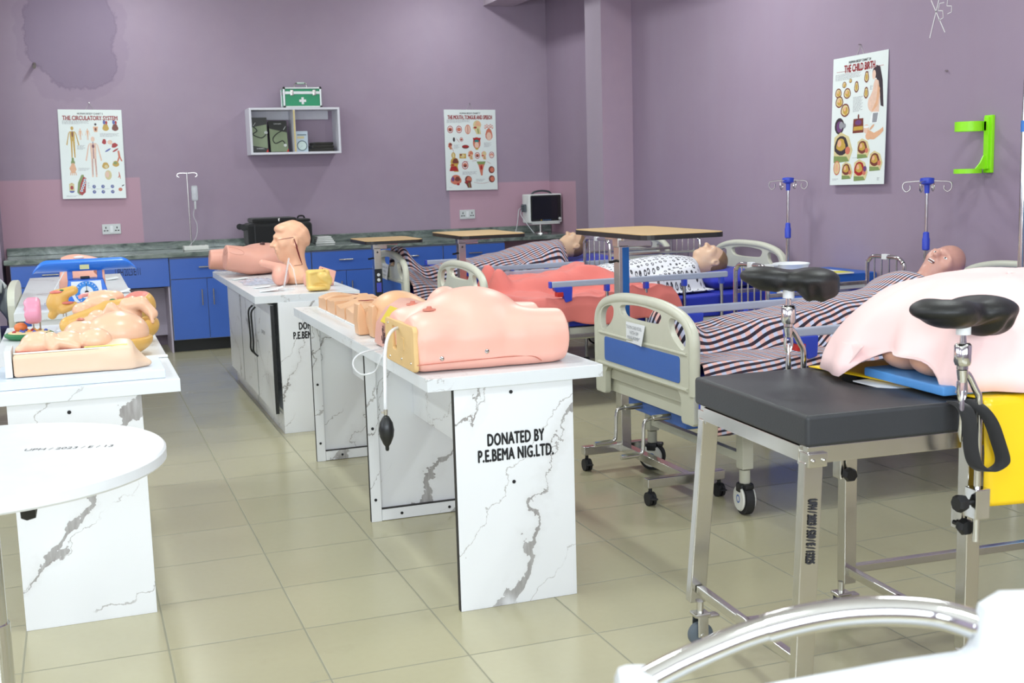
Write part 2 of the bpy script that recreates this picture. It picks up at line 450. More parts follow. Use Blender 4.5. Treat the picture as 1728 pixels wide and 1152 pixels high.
def gown_material():
    t = NT('printed_gown_cotton'); P = t.pos('UV')
    v = t.n('TexVoronoi', Scale=1.0); t.put(v.inputs['Vector'], P); v.inputs['Randomness'].default_value = .35
    d = v.outputs['Distance']
    ring = t.math('MULTIPLY', t.step(d, .12, .17), t.math('SUBTRACT', 1, t.step(d, .30, .36)))
    n, _ = t.noise(P, 7, 2); m = t.math('MULTIPLY', ring, t.step(n, .36, .42))
    c = t.mix(m, lin(226, 226, 232), lin(44, 40, 52))
    return t.base(c, .85)
def cloth(r, g, b, rough=.85, sub=0):
    t = NT('cloth_%d_%d_%d' % (r, g, b)); P = t.pos(); f, _ = t.noise(P, 300, 2); g2, _ = t.noise(P, 6, 3)
    c = lin(r, g, b); cc = t.mix(g2, tuple(x*.93 for x in c), tuple(min(1, x*1.05) for x in c)); t.bump(f, .08, .001)
    return t.base(cc, rough, Sheen_Weight=.15, Subsurface_Weight=sub)
def leather(r, g, b):
    t = NT('padded_vinyl'); P = t.pos(); v = t.n('TexVoronoi', Scale=260); t.put(v.inputs['Vector'], P); f, _ = t.noise(P, 5, 4)
    c = lin(r, g, b); cc = t.mix(f, tuple(x*.85 for x in c), tuple(x*1.15 for x in c)); t.bump(v.outputs['Distance'], .12, .002)
    return t.base(cc, t.math('ADD', .40, t.math('MULTIPLY', f, .12)))
def skin(r, g, b, rough=.42, var=.05):
    t = NT('vinyl_skin_%d_%d_%d' % (r, g, b)); P = t.pos(); f, _ = t.noise(P, 7, 4); h, _ = t.noise(P, 180, 3)
    c = lin(r, g, b); cc = t.mix(f, tuple(x*(1-var) for x in c), tuple(min(1, x*(1+var)) for x in c)); t.bump(h, .05, .002)
    return t.base(cc, rough, Subsurface_Weight=.12, Subsurface_Radius=(.012, .005, .003))
def steel(rough=.16, c=(205, 203, 198)):
    t = NT('stainless_steel'); P = t.pos(); f, _ = t.noise(P, 24, 4)
    return t.base(lin(*c), t.math('ADD', rough-.04, t.math('MULTIPLY', f, .1)), 1)
def wood(r, g, b):
    t = NT('woodgrain_laminate'); P = t.pos(); mp = t.n('Mapping'); t.put(mp.inputs[0], P); mp.inputs['Scale'].default_value = (22, 2.0, 10)
    f, _ = t.noise(mp.outputs[0], 2.2, 6, .6, .6); c = lin(r, g, b)
    return t.base(t.mix(f, tuple(x*.78 for x in c), tuple(min(1, x*1.15) for x in c)), .4)
def glassy(r, g, b, alpha=.3, rough=.12):
    t = NT('clear_plastic'); f, _ = t.noise(t.pos(), 25, 4)
    t.put(t.b.inputs['Alpha'], t.math('ADD', alpha-.12, t.math('MULTIPLY', f, .24)))
    return t.base(lin(r, g, b), rough)
CHROME = steel(.10, (214, 214, 214)); STEEL = steel(.2); ALU = col(190, 198, 216, .36, .3, .05)
MARBLE = marble_material('marble_laminate'); MARBLE_TOP = marble_material('marble_worktop_laminate', .6, (224, 228, 232)); GRAN = granite_material()
BLUE = col(66, 108, 200, .3, 0, .05, 5); BLUE2 = col(40, 76, 178, .35); BLACK = col(24, 25, 28, .45); RUBBER = col(34, 35, 38, .6)
IVORY = col(206, 206, 190, .38, 0, .04); WHITE = col(236, 238, 240, .35, 0, .03); INK = col(22, 22, 26, .7)
STRIPE = stripe_material(); GOWN = gown_material(); LEATHER = leather(44, 46, 50)
OAK = wood(214, 178, 122)
# ---------------------------------------------------------------- the room
XL, XR, YF, YB, ZC = -3.25, 4.25, -2.0, 10.47, 3.28
def plain_wall(name, a, b, mat): return struct(MB().box(a, b).build(name, mat))
plain_wall('floor', (XL-.2, YF-.2, -.1), (XR+.2, YB+.2, 0), floor_material())
plain_wall('ceiling', (XL-.2, YF-.2, ZC), (XR+.2, YB+.2, ZC+.12), col(226, 224, 220, .8))
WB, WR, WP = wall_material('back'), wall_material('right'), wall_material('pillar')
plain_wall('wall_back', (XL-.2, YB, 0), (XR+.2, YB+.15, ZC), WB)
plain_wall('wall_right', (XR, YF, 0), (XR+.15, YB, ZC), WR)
PW = wall_material('plain')
def holed(name, plane, u0, u1, d0, d1, holes, mat):
    m = MB(); m.ext([(u0, 0), (u1, 0), (u1, ZC), (u0, ZC)], d0, d1, plane, [[(a, 1.1), (b, 1.1), (b, 2.4), (a, 2.4)] for a, b in holes])
    return struct(m.build(name, mat))
holed('wall_front', 'xz', XL, XR, YF-.15, YF, [(wx-.75, wx+.75) for wx in (-1.9, .15, 2.2)], PW)
holed('wall_left', 'yz', YF, YB, XL-.15, XL, [(wy-.75, wy+.75) for wy in (.6, 3.4, 6.2)], PW)
fr_mat = col(225, 228, 230, .4)
def window(n, plane, c, d):
    m = MB(); f = lambda a, b, z0, z1: m.ext([(a, z0), (b, z0), (b, z1), (a, z1)], d-.03, d+.03, plane)
    f(c-.75, c+.75, 1.1, 1.15); f(c-.75, c+.75, 2.35, 2.4); f(c-.75, c-.7, 1.15, 2.35); f(c+.7, c+.75, 1.15, 2.35); f(c-.02, c+.02, 1.15, 2.35)
    struct(m.build('window_%d' % n, fr_mat))
for i, wx in enumerate((-1.9, .15, 2.2)): window(i+1, 'xz', wx, YF-.09)
for i, wy in enumerate((.6, 3.4, 6.2)): window(i+4, 'yz', wy, XL-.09)
# projecting pillars and the boxed duct under the ceiling along the right wall
plain_wall('trim_1', (3.985, 8.67, 0), (XR, 8.98, ZC), WP)
plain_wall('trim_2', (-1.0, 10.0, 0), (-.55, YB, ZC), PW)
plain_wall('trim_3', (3.64, YF, 2.885), (3.93, YB, ZC), col(186, 172, 184, .7))
# ceiling battens
for i, (lx, ly) in enumerate(LAMPS):
    t = thing('ceiling_light', 'slim white ceiling batten light above the training room', 'ceiling light', (lx, ly, ZC), 0, 'ceiling battens') if i == 0 else None
    if t:
        MB().box((-.06, -.34, -.06), (.06, .34, 0), .006).build('housing', WHITE, t)
        MB().cyl((0, -.31, -.085), (0, .31, -.085), .016, n=12).build('tube_lamp', col(250, 250, 246, .4), t)
        LT = t
    else: dup(LT, (lx, ly, ZC))
# chalk writing, plaster scars and small fixings on the walls
ch = MB()
def stroke(pts, w=.006):
    for a, b in zip(pts, pts[1:]):
        n = 5
        for i in range(n):
            p = [a[0]+(b[0]-a[0])*i/n, a[1]+(b[1]-a[1])*i/n]; q = [a[0]+(b[0]-a[0])*(i+1)/n, a[1]+(b[1]-a[1])*(i+1)/n]
            L = math.hypot(q[0]-p[0], q[1]-p[1])+1e-6; nx, ny = -(q[1]-p[1])/L*w/2, (q[0]-p[0])/L*w/2
            ch.add([(XR-.0015, p[0]+nx, p[1]+ny), (XR-.0015, q[0]+nx, q[1]+ny), (XR-.0015, q[0]-nx, q[1]-ny), (XR-.0015, p[0]-nx, p[1]-ny)], [(0, 1, 2, 3)])
stroke([(5.155, 2.19), (5.045, 2.015)]); stroke([(5.085, 2.215), (5.16, 2.0)])
stroke([(5.055, 2.165), (5.09, 2.165), (5.10, 2.13), (5.065, 2.125), (5.06, 2.09), (5.095, 2.08)], .004)
stroke([(5.0, 2.185), (5.03, 2.18), (5.035, 2.145), (5.0, 2.14), (5.0, 2.11), (5.03, 2.105)], .004)
o = ch.build('chalk_writing', col(226, 224, 226, .9)); tag(o, 'white chalk mark written high on the purple wall above the green holder', 'chalk mark')
def peg(name, label, loc, axis, L, r, mat):
    t = MB(); d = Vector(axis)*L; t.cyl((0, 0, 0), d, r, n=10); o = t.build(name, mat); o.location = loc; return tag(o, label, 'fixing')
peg('pipe_stub', 'short grey pipe stub sticking out of the stained back wall', (-.205, YB, 2.35), (0, -1, -.35), .09, .014, col(120, 112, 108, .6))
peg('screw', 'small screw in the purple wall between childbirth chart and green holder', (XR, 5.02, 1.82), (-1, 0, 0), .012, .006, STEEL)
# ---------------------------------------------------------------- worktop and blue cabinets along the back wall
wt = thing('granite_worktop', 'long grey green granite worktop with upstand along the purple back wall', 'worktop', (1.85, 10.16, .775))
MB().box((-2.38, -.31, 0), (2.395, .305, .04), .008).build('slab', GRAN, wt)
MB().box((-2.38, .275, .04), (2.395, .305, .105), .003).build('upstand', GRAN, wt)
LIL = col(196, 186, 204, .5); GAP = col(30, 32, 40, .7); EDGE = col(168, 172, 190, .5)
def handle(p, a, b, q, r=.006):
    m = MB(); a = Vector(a); b = Vector(b); m.cyl(a, b, r, n=10)
    for t in (.15, .85):
        c = a.lerp(b, t); m.cyl(c, c+Vector(q), r*.8, n=8)
    return m.build('handle', STEEL, p)
def blue_cabinet(x0, label, w=.575):
    t = thing('base_cabinet', label, 'cabinet', (x0, 9.875, 0), 0, 'blue cabinets under the worktop')
    MB().box((.001, .02, .10), (w-.001, .56, .774)).build('body', EDGE, t)
    MB().box((.003, .07, 0), (w-.003, .5, .10)).build('plinth', BLACK, t)
    d = MB().box((.004, 0, .60), (w-.004, .019, .762), .002).build('drawer', BLUE, t); handle(d, (w/2-.06, -.025, .69), (w/2+.06, -.025, .69), (0, .025, 0))
    for s in (0, 1):
        a = .004 if s == 0 else w/2+.002
        d = MB().box((a, 0, .105), (a+w/2-.006, .019, .594), .002).build('door', BLUE, t)
        hx = w/2-.045 if s == 0 else w/2+.045
        handle(d, (hx, -.025, .38), (hx, -.025, .51), (0, .025, 0))
    return t
c0 = blue_cabinet(.692, 'blue cabinet with drawer and two doors directly beside the open knee space')
for x0, l in ((1.268, 'blue cabinet mostly hidden behind the pink torso table'), (1.844, 'blue cabinet between the marble cupboard and the overbed table with knobs'),
              (2.42, 'blue cabinet behind the foot board of the bed by the pillar'), (2.996, 'last blue cabinet before the patient monitor, behind the striped blanket'), (-.49, 'blue corner cabinet behind the blue weighing scale bench')):
    dup(c0, (x0, 9.875, 0), label=l)
ap = thing('knee_space_panel', 'blue stencilled apron panel bridging the open knee space', 'panel', (.09, 9.875, 0))
MB().box((0, 0, .545), (.598, .02, .774), .002).build('apron', BLUE, ap)
MB().box((0.005, .45, .10), (.595, .46, .50)).build('back_panel', LIL, ap)
MB().box((0, .02, 0), (.014, .56, .774)).build('side_panel', LIL, ap); MB().box((.584, .02, 0), (.598, .56, .774)).build('side_panel', LIL, ap)
lettering('UPH/2023/E/11', .085, INK, ap, onwall(.285, -.0012, .675), 'stencil', width=.19)

# ---------------------------------------------------------------- marble laminate benches
KB = col(40, 38, 38, .6)
def dots(t, pts, axis='y', M=None, name='screw_cap'):
    for p in pts:
        MB().cyl((p[0], p[1]-.0015, p[2]), (p[0], p[1]+.001, p[2]), .006, n=10).build(name, INK, t)
def slab(t, name, a, b, edge=None):
    return MB().box(a, b, .0015).build(name, MARBLE_TOP if name in ('tabletop', 'worktop') else MARBLE, t)
# front bench: top, three supports, long stretchers
fb = thing('marble_bench', 'long white marble bench with stencilled panel, carrying the pink belly torso', 'table', (1.25, 4.53, 0), 0, 'marble laminate benches')
slab(fb, 'tabletop', (-.29, -1.15, .715), (.29, 1.145, .755))
p = slab(fb, 'end_panel', (-.198, -1.118, 0), (.198, -1.098, .715))
MB().box((-.2005, -1.117, .002), (-.198, -1.099, .713)).build('edge_band', KB, p); MB().box((-.197, -1.1175, .0), (.197, -1.0985, .006)).build('edge_band', KB, p)
dots(p, [(-.012, -1.1185, .688), (-.01, -1.1185, .40)])
lettering('DONATED BY\nP.E.BEMA NIG.LTD.', .054, INK, p, onwall(.0, -1.1195, .515), 'stencil_lettering', width=.252, bold=.0016, gap=.92, space=1.08)
for yy in (-.02, 1.10):
    q = slab(fb, 'support_panel', (-.19, yy, 0), (.19, yy+.018, .715))
    slab(q, 'frame_strip', (-.225, yy-.016, 0), (-.182, yy, .715)); slab(q, 'bottom_rail', (-.181, yy-.016, .002), (.19, yy, .048))
    MB().box((-.2265, yy-.016, .002), (-.225, yy, .712)).build('edge_band', KB, q); MB().box((-.181, yy-.0162, .048), (.19, yy-.001, .052)).build('edge_band', KB, q)
    dots(q, [(-.205, yy-.0165, .38), (-.205, yy-.0165, .09), (-.10, yy-.0165, .024), (.10, yy-.0165, .024)])
slab(fb, 'stretcher_panel', (-.03, -1.095, .42), (-.012, -.022, .714)); slab(fb, 'stretcher_panel', (-.03, 0, .42), (-.012, 1.082, .714))
# cupboard bench with doors
cb = thing('marble_cupboard', 'white marble cupboard bench with wavy door handles below the pink head bust', 'cabinet', (1.155, 7.3, 0))
slab(cb, 'worktop', (-.285, -.955, .715), (.285, 1.05, .755))
slab(cb, 'end_panel', (-.165, -.97+.01, 0), (.235, -.94, .715)); slab(cb, 'end_panel', (-.165, .98, 0), (.235, 1.0, .715)); slab(cb, 'back_panel', (.215, -.94, 0), (.235, .98, .715)); slab(cb, 'bottom_board', (-.16, -.94, .10), (.215, .98, .12)); slab(cb, 'plinth', (-.165, -.94, 0), (-.15, .98, .10))
slab(cb, 'divider', (-.165, .0, .0), (.2, .02, .715))
lettering('DONATED BY\nP.E.BEMA NIG.LTD.', .054, INK, cb, onwall(.035, -.9615, .555), 'stencil_lettering', width=.252, bold=.0016, gap=.92, space=1.08)
for k, (a, b, hs) in enumerate(((-.93, -.32, 1), (-.31, .30, -1), (.31, .96, 1))):
    d = slab(cb, 'door', (-.203, a, .105), (-.185, b, .70)); MB().box((-.2035, a-.0015, .106), (-.184, a, .699)).build('edge_band', BLACK, d)
    if k < 2:
        hy = b-.05 if hs > 0 else a+.05
        m = MB(); m.tube(spline([(-.204, hy, .64), (-.228, hy+.004, .61), (-.228, hy+.012, .54), (-.228, hy-.012, .45), (-.228, hy, .38), (-.204, hy, .35)], 6), .0055, 8); m.build('handle', BLACK, d)
        lettering('DONATED BY', .03, col(120, 120, 122, .6), d, Matrix.Translation((-.2034, (a+b)/2, .52)) @ Matrix.Rotation(-PI/2, 4, 'Z') @ Matrix.Rotation(PI/2, 4, 'X'), 'stencil_lettering', width=.13)
# benches on the left
def left_bench(label, y0, y1, x0=-.31, x1=.275):
    t = thing('marble_bench', label, 'table', ((x0+x1)/2, (y0+y1)/2, 0), 0, 'marble laminate benches'); hx = (x1-x0)/2; hy = (y1-y0)/2
    slab(t, 'tabletop', (-hx, -hy, .715), (hx, hy, .755))
    for yy in (-hy+.03, 0, hy-.06):
        q = slab(t, 'end_panel' if yy < -.1 else 'support_panel', (-.215 if yy < -.1 else -.16, yy, 0), (.175, yy+.02, .715))
        if yy < -.1: dots(q, [(-.04, yy-.001, .675)])
    slab(t, 'stretcher_panel', (-.03, -hy+.05, .42), (-.012, hy-.06, .714))
    return t
left_bench('white marble bench carrying the mustard anatomy models and white tray', 3.79, 5.60)
left_bench('white marble bench carrying the blue weighing scale and hollow torso', 6.22, 8.66)
# round table, front left
rt = thing('round_table', 'round white table on a steel column, in front of the anatomy bench', 'table', (-.24, 2.86, 0))
m = MB(); m.lathe([(.001, .725), (.40, .725), (.405, .73), (.405, .752), (.40, .757), (.001, .757)], n=72); m.build('tabletop', col(226, 229, 233, .3), rt)
m = MB(); m.cyl((0, 0, .34), (0, 0, .725), .028, n=28); m.build('column', CHROME, rt)
m = MB(); m.cyl((0, 0, .012), (0, 0, .37), .033, n=28); m.build('sleeve', CHROME, rt)
m = MB(); m.lathe([(.001, 0), (.17, 0), (.17, .012), (.05, .02), (.001, .02)], n=40); m.build('base', STEEL, rt)
m = MB(); m.lathe([(.004, 0), (.02, .0), (.026, .012), (.022, .03), (.004, .034)], (.085, -.16, .672), 6, axis='x'); m.cyl((.02, -.02, .672), (.09, -.16, .682), .006, n=8); m.build('clamp_knob', BLACK, rt)
lettering('UPH / 2023 / E / 13', .03, col(60, 62, 66, .7), rt, Matrix.Translation((.19, .03, .7575)) @ Matrix.Rotation(-.25, 4, 'Z'), 'inventory_number', width=.2)
# ---------------------------------------------------------------- hospital beds
PANELBLUE = col(66, 108, 190, .45, 0, .05, 60); RAILBLUE = col(52, 74, 196, .35); DKBLUE = cloth(34, 44, 170)
MATBLUE = col(38, 52, 176, .5, 0, .08, 8)
def board(name, par, x, face, h=.845, w=.45, low=.385):
    """moulded ivory end board in the YZ plane; face=-1 looks towards the aisle"""
    zs = h-.845
    out = [(-w, .515), (-w, .70)]+[(q.y, q.z) for q in spline([(0, -w, .72), (0, -w+.02, .765), (0, -w+.09, .808), (0, -.2, .838), (0, 0, .845), (0, .2, .838), (0, w-.09, .808), (0, w-.02, .765), (0, w, .72)], 5)]+[(w, .70), (w, .515)]
    tab = [(w, low+.01), (w-.01, low), (w-.09, low), (w-.10, low+.01), (w-.105, .485), (w-.13, .508), (-w+.13, .508), (-w+.105, .485), (-w+.10, low+.01), (-w+.09, low), (-w+.01, low), (-w, low+.01)]
    poly = [(y, z+zs if z > .6 else z) for y, z in out+tab]
    def hole(pts): return [(q.y, q.z+zs) for q in spline([(0, a, b) for a, b in pts], 4, True)]
    hs = [hole([(-.385, .69), (-.385, .735), (-.355, .768), (-.285, .785), (-.255, .772), (-.262, .735), (-.30, .70), (-.36, .672)]), hole([(.36, .672), (.30, .70), (.262, .735), (.255, .772), (.285, .785), (.355, .768), (.385, .735), (.385, .69)]),
          hole([(-.185, .79), (-.1, .802), (0, .806), (.1, .802), (.185, .79), (.17, .755), (.11, .745), (0, .743), (-.11, .745), (-.17, .755)])]
    m = MB(); m.ext(poly, x-.014, x+.014, 'yz', hs, 0, .004)
    o = m.build(name, IVORY, par)
    m = MB(); m.tube([(x, y, z) for y, z in [(q[0]*.965, q[1]-.014) for q in poly[:len(out)]]], .022, 12); m.build('grip_rim', IVORY, o)
    m = MB(); m.ext(rrect(-.345, .538, .345, .643+zs*.5, .014), x+face*.0145, x+face*.017, 'yz'); m.build('blue_panel', PANELBLUE, o)['label'] = 'blue inset panel'
    m = MB(); m.tube([(x+face*.016, -.41, .521), (x+face*.016, .41, .521)], .008, 8); m.tube([(x+face*.016, -.40, .658+zs*.5), (x+face*.016, .40, .658+zs*.5)], .006, 8); m.build('moulding', IVORY, o)
    return o
def bed_caster(par, x0, y0, turn=-.9):
    n0 = len(COL.objects); x = y = 0
    m = MB(); m.cyl((x, y, .13), (x, y, .19), .024, n=14); o = m.build('caster', IVORY, par)
    m = MB(); m.cyl((x, y-.018, .066), (x, y+.018, .066), .066, n=28); m.build('tyre', RUBBER, o)
    for s in (-1, 1):
        m = MB(); m.lathe([(.001, 0), (.05, 0), (.055, .006), (.05, .012), (.001, .013)], (x, y+s*.019 if s > 0 else y-.032, .07), 24, axis='y'); m.build('wheel_cover', col(232, 232, 226, .35), o)
        m = MB(); m.lathe([(.012, 0), (.018, 0), (.018, .0012), (.012, .0012)], (x, y+s*.0325, .068), 18, axis='y', cap=False); m.build('blue_ring', PANELBLUE, o)
    m = MB(); m.box((x-.03, y-.034, .09), (x+.03, y+.034, .135), .012); m.box((x+.02, y-.02, .115), (x+.055, y+.02, .135), .006); m.build('brake_hood', BLACK, o)
    Mc = Matrix.Translation((x0, y0, 0)) @ Matrix.Rotation(turn, 4, 'Z') @ Matrix.Diagonal((.9, .9, .95, 1))
    for ob in list(COL.objects)[n0:]: ob.data.transform(Mc)
def side_rail(par, y, x0, x1, zt=.735):
    o = MB().box((x0, y-.014, zt-.036), (x1, y+.014, zt), .008).build('side_rail', ALU, par)
    MB().box((x0-.012, y-.016, zt-.038), (x0+.004, y+.016, zt+.002), .006).build('end_cap', RAILBLUE, o)
    for i in range(5):
        x = x0+.10+(x1-x0-.14)*i/4
        MB().cyl((x, y, .40), (x, y, zt-.03), .011, n=10).build('rail_post', STEEL, o)
        m = MB(); m.box((x-.014, y-.017, zt-.075), (x+.014, y+.019, zt-.034), .005); m.build('joint', RAILBLUE, o)
    m = MB(); m.ext([(x0+.01, zt-.034), (x0+.13, zt-.034), (x0+.125, zt-.115), (x0+.085, zt-.125), (x0+.07, zt-.08), (x0+.02, zt-.055)], y-.02, y+.018, 'xz', (), 0, .004); m.build('latch', RAILBLUE, o)
    MB().box((x0+.03, y-.022, zt-.09), (x0+.072, y+.022, zt-.06), .006).build('release_lever', col(196, 44, 40, .4), o)
    m = MB(); m.box((x0+.05, y-.01, .395), (x1-.02, y+.01, .42), .003); m.build('lower_rail', STEEL, o)
BEND = {4.36: .24}
def make_bed(label, loc, tilt, near=True, far=True, rotz=0):
    t = thing('hospital_bed', label, 'bed', loc, rotz, 'hospital beds with mannequins')
    board('foot_board', t, -1.0, -1); board('head_board', t, .995, -1, .88)
    m = MB()
    for s in (-1, 1): m.box((-.97, s*.415-.02, .385), (.97, s*.415+.02, .455), .004)
    for x in (-.95, -.3, .3, .95): m.box((x-.02, -.41, .39), (x+.02, .41, .45), .003)
    m.box((-.984, -.36, .45), (-.955, .36, .505), .004)
    m.build('frame', IVORY, t)
    for x in (-.76, .76):
        for s in (-1, 1):
            m = MB(); m.box((x-.025, s*.4-.025, .185), (x+.025, s*.4+.025, .39), .004); m.build('leg', IVORY, t); bed_caster(t, x, s*.4, -.95+.5*s+.3*x)
        m = MB(); m.box((x-.015, -.4, .21), (x+.015, .4, .245), .003); m.build('cross_bar', IVORY, t)
    b0 = BEND.get(loc[1], .18); prof = [(-.945, .457), (.96, .457), (.965, .49), (.96, .575+(.96-b0)*math.tan(tilt)), (b0+.03, .585), (b0-.1, .575), (-.94, .575), (-.95, .49)]
    m = MB(); m.ext(prof, -.43, .43, 'xz', (), 0, .018); m.build('mattress', MATBLUE, t)
    for s, on in ((-1, near), (1, far)):
        if on: side_rail(t, s*.452, -.60, .57)
    for yy in (-.12, .14):
        m = MB(); m.tube(spline([(-.90, yy, .36), (-1.0, yy, .36), (-1.04, yy, .358), (-1.06, yy, .34), (-1.065, yy, .25), (-1.07, yy, .225), (-1.09, yy, .215), (-1.16, yy, .213)], 4), .008, 10)
        c = m.build('crank', CHROME, t); MB().cyl((-1.02, yy, .36), (-.92, yy, .36), .013, n=12).build('crank_sleeve', STEEL, c); MB().cyl((-1.09, yy, .215), (-1.165, yy, .213), .012, n=12).build('crank_grip', CHROME, c)
    MB().box((-.94, -.25, .325), (-.86, .28, .385), .015).build('crank_housing', PANELBLUE, t)
    for s in (-1, 1): MB().box((-1.0, s*.47-.012, .40), (-.93, s*.47+.012, .50), .008).build('corner_bumper', RAILBLUE, t)
    return t
BEDS = [('ivory and blue hospital bed beside the pillar, below the patient monitor', (3.08, 8.17), math.radians(8)),
        ('ivory and blue hospital bed with coral sheet and gowned mannequin', (3.17, 6.80), math.radians(2)),
        ('ivory and blue hospital bed holding the bald mannequin, notice on its foot board', (3.17, 4.36), math.radians(15))]
for l, (x, y), tl in BEDS: make_bed(l, (x, y, 0), tl)
PAPER = col(232, 234, 238, .7)
def notice(label, x, y, z, w, h, lines, rz=0):
    t = thing('paper_notice', label, 'notice', (x, y, z), rz)
    m = MB(); m.grid(lambda a, b: (-.001-.012*a*a*(1-b)*1.5, w/2-a*w, (b-.5)*h), 8, 8); m.build('sheet', PAPER, t)
    for i, s in enumerate(lines):
        lettering(s, .02, col(120, 122, 130, .8), t, onwall(-.009, 0, h*.28-i*h*.26, '-x'), 'printed_line', width=w*(.8, .45, .7)[i % 3])
notice('white paper notice on the foot board of the bald mannequin bed', 2.17-.018, 4.39, .69, .178, .085, ['TRAUMA CARE MODEL', 'WITH BP', 'MEASUREMENT'])
notice('white paper notice on the foot board of the bed by the pillar', 2.08-.018, 8.22, .70, .18, .11, ['NURSING CARE', 'MODEL', 'FEMALE'])

# ---- lying patient mannequins
def bendx(p, th, z0=.02, b0=-.02):
    """undo the raised backrest: rotate points beyond the hip back down"""
    a = th*np.clip((p[:, 0]-b0)/.2, 0, 1); c, s = np.cos(a), np.sin(a)
    x, z = p[:, 0]-b0, p[:, 2]-z0
    return np.stack([x*c+z*s+b0, p[:, 1], -x*s+z*c+z0], 1)
def head_sdf(q):
    d = E_(q, (.012, 0, 0), (.108, .077, .096))
    d = sm(d, E_(q, (-.052, 0, .028), (.066, .056, .062)), .03)
    d = sm(d, E_(q, (-.092, 0, .062), (.024, .028, .022)), .025)
    d = sm(d, E_(q, (-.05, 0, .082), (.018, .026, .014)), .015)
    d = sm(d, C_(q, (.012, -.05, .078), (.03, 0, .091), .011), .012); d = sm(d, C_(q, (.012, .05, .078), (.03, 0, .091), .011), .012)
    d = sm(d, C_(q, (.012, 0, .094), (-.021, 0, .116), .008, .013), .010); d = sm(d, E_(q, (-.026, .013, .100), (.009, .01, .008)), .008); d = sm(d, E_(q, (-.026, -.013, .100), (.009, .01, .008)), .008)
    for s in (-1, 1):
        d = smx(d, -E_(q, (.004, s*.033, .092), (.014, .02, .014)), .012)
        d = sm(d, E_(q, (.003, s*.032, .078), (.010, .013, .011)), .004)
        d = sm(d, E_(q, (-.012, s*.05, .06), (.025, .02, .022)), .02)
        e = E_(q, (-.004, s*.079, -.008), (.032, .011, .02)); e = smx(e, -E_(q, (0, s*.088, -.004), (.018, .008, .010)), .006); d = sm(d, e, .008)
    d = sm(d, E_(q, (-.044, 0, .096), (.006, .024, .006)), .006); d = sm(d, E_(q, (-.062, 0, .092), (.007, .02, .007)), .006)
    d = smx(d, -E_(q, (-.0525, 0, .100), (.003, .024, .008)), .003)
    return d
HX, HZ = .70, .145     # head centre when lying flat
def body_sdf(p, th, Rh, b0=0):
    q = bendx(p, th, .02, b0)
    h = head_sdf((q-np.array([HX, 0, HZ])) @ Rh)
    d = sm(h, C_(q, (HX-.03, 0, HZ-.03), (HX-.19, 0, .10), .054, .06), .03)
    d = sm(d, E_(q, (.32, 0, .105), (.26, .165, .105)), .06); d = sm(d, C_(q, (.46, -.15, .10), (.46, .15, .10), .062), .05)
    d = sm(d, E_(q, (.05, 0, .10), (.2, .155, .095)), .08)
    for s in (-1, 1):
        d = sm(d, C_(q, (.45, s*.19, .095), (.17, s*.235, .07), .048, .04), .03)
        d = sm(d, C_(q, (.17, s*.235, .07), (-.06, s*.225, .06), .04, .03), .02); d = sm(d, E_(q, (-.13, s*.22, .05), (.07, .04, .022)), .02)
        d = sm(d, C_(p, (-.04, s*.085, .09), (-.42, s*.09, .075), .085, .055), .04); d = sm(d, C_(p, (-.42, s*.09, .075), (-.80, s*.09, .055), .055, .036), .02)
        d = sm(d, C_(p, (-.82, s*.09, .05), (-.85, s*.10, .17), .034, .026), .03)
    return d
EYE = col(40, 32, 30, .2)
def mannequin(label, bed, th, sk, x=0, S=1, hair=None, turn=0, nod=0, mouth=False, b0=0):
    bx, by = bed
    t = thing('patient_mannequin', label, 'mannequin', (bx+x, by, .585))
    R3 = Matrix.Rotation(turn, 3, 'X') @ Matrix.Rotation(-nod, 3, 'Y')
    Rh = np.array(R3)      # rows times matrix = inverse rotation of the query points
    sdf(lambda p: body_sdf(p/S, th, Rh, b0)*S, (-.92, -.32, -.02), (.86, .32, .62), .0085, 'body', [sk], t)
    Mh = Matrix.Scale(S, 4) @ Matrix.Translation((b0, 0, .02)) @ Matrix.Rotation(-th, 4, 'Y') @ Matrix.Translation((HX-b0, 0, HZ-.02)) @ R3.to_4x4()
    for s in (-1, 1):
        m = MB(); m.sph((.003, s*.032, .0875), (.006, .010, .003), 1); m.sph((.003, s*.032, .0895), (.0045, .0045, .002), 0); m.build('eye', [EYE, WHITE], t, M=Mh)
    if mouth:
        m = MB(); m.sph((-.0525, 0, .0985), (.008, .021, .004)); o = m.build('mouth', col(92, 40, 38, .5), t, M=Mh)
        m = MB(); m.box((-.050, -.016, .098), (-.0455, .016, .1045), .0015); m.box((-.0605, -.014, .098), (-.057, .014, .103), .0015); m.build('teeth', WHITE, o, M=Mh)
    if hair:
        def hf(p):
            d = E_(p, (.016, 0, -.006), (.111, .081, .097))
            d = smx(d, -PL_(p, (.62, 0, -.75), -.0), .012)      # hairline from brow to nape
            return np.maximum(d, -PL_(p, (1, 0, 0), -.06))
        sdf(hf, (-.13, -.12, -.14), (.16, .12, .13), .006, 'hair', [hair], t, M=Mh)
    return t
HAIR = col(136, 106, 78, .5, 0, .25, 60, .3)
M1 = mannequin('brown haired mannequin under a striped blanket on the bed by the pillar', BEDS[0][1], math.radians(10), skin(222, 184, 152), -.185, .9, HAIR, 0, .12)
M2 = mannequin('brown haired mannequin in a printed white gown', BEDS[1][1], math.radians(3), skin(224, 186, 158), .03, .98, HAIR)
M3 = mannequin('bald mannequin with open mouth showing its teeth, under a striped blanket', BEDS[2][1], math.radians(21), skin(206, 154, 140), -.07, .95, None, .45, .30, True, .20)
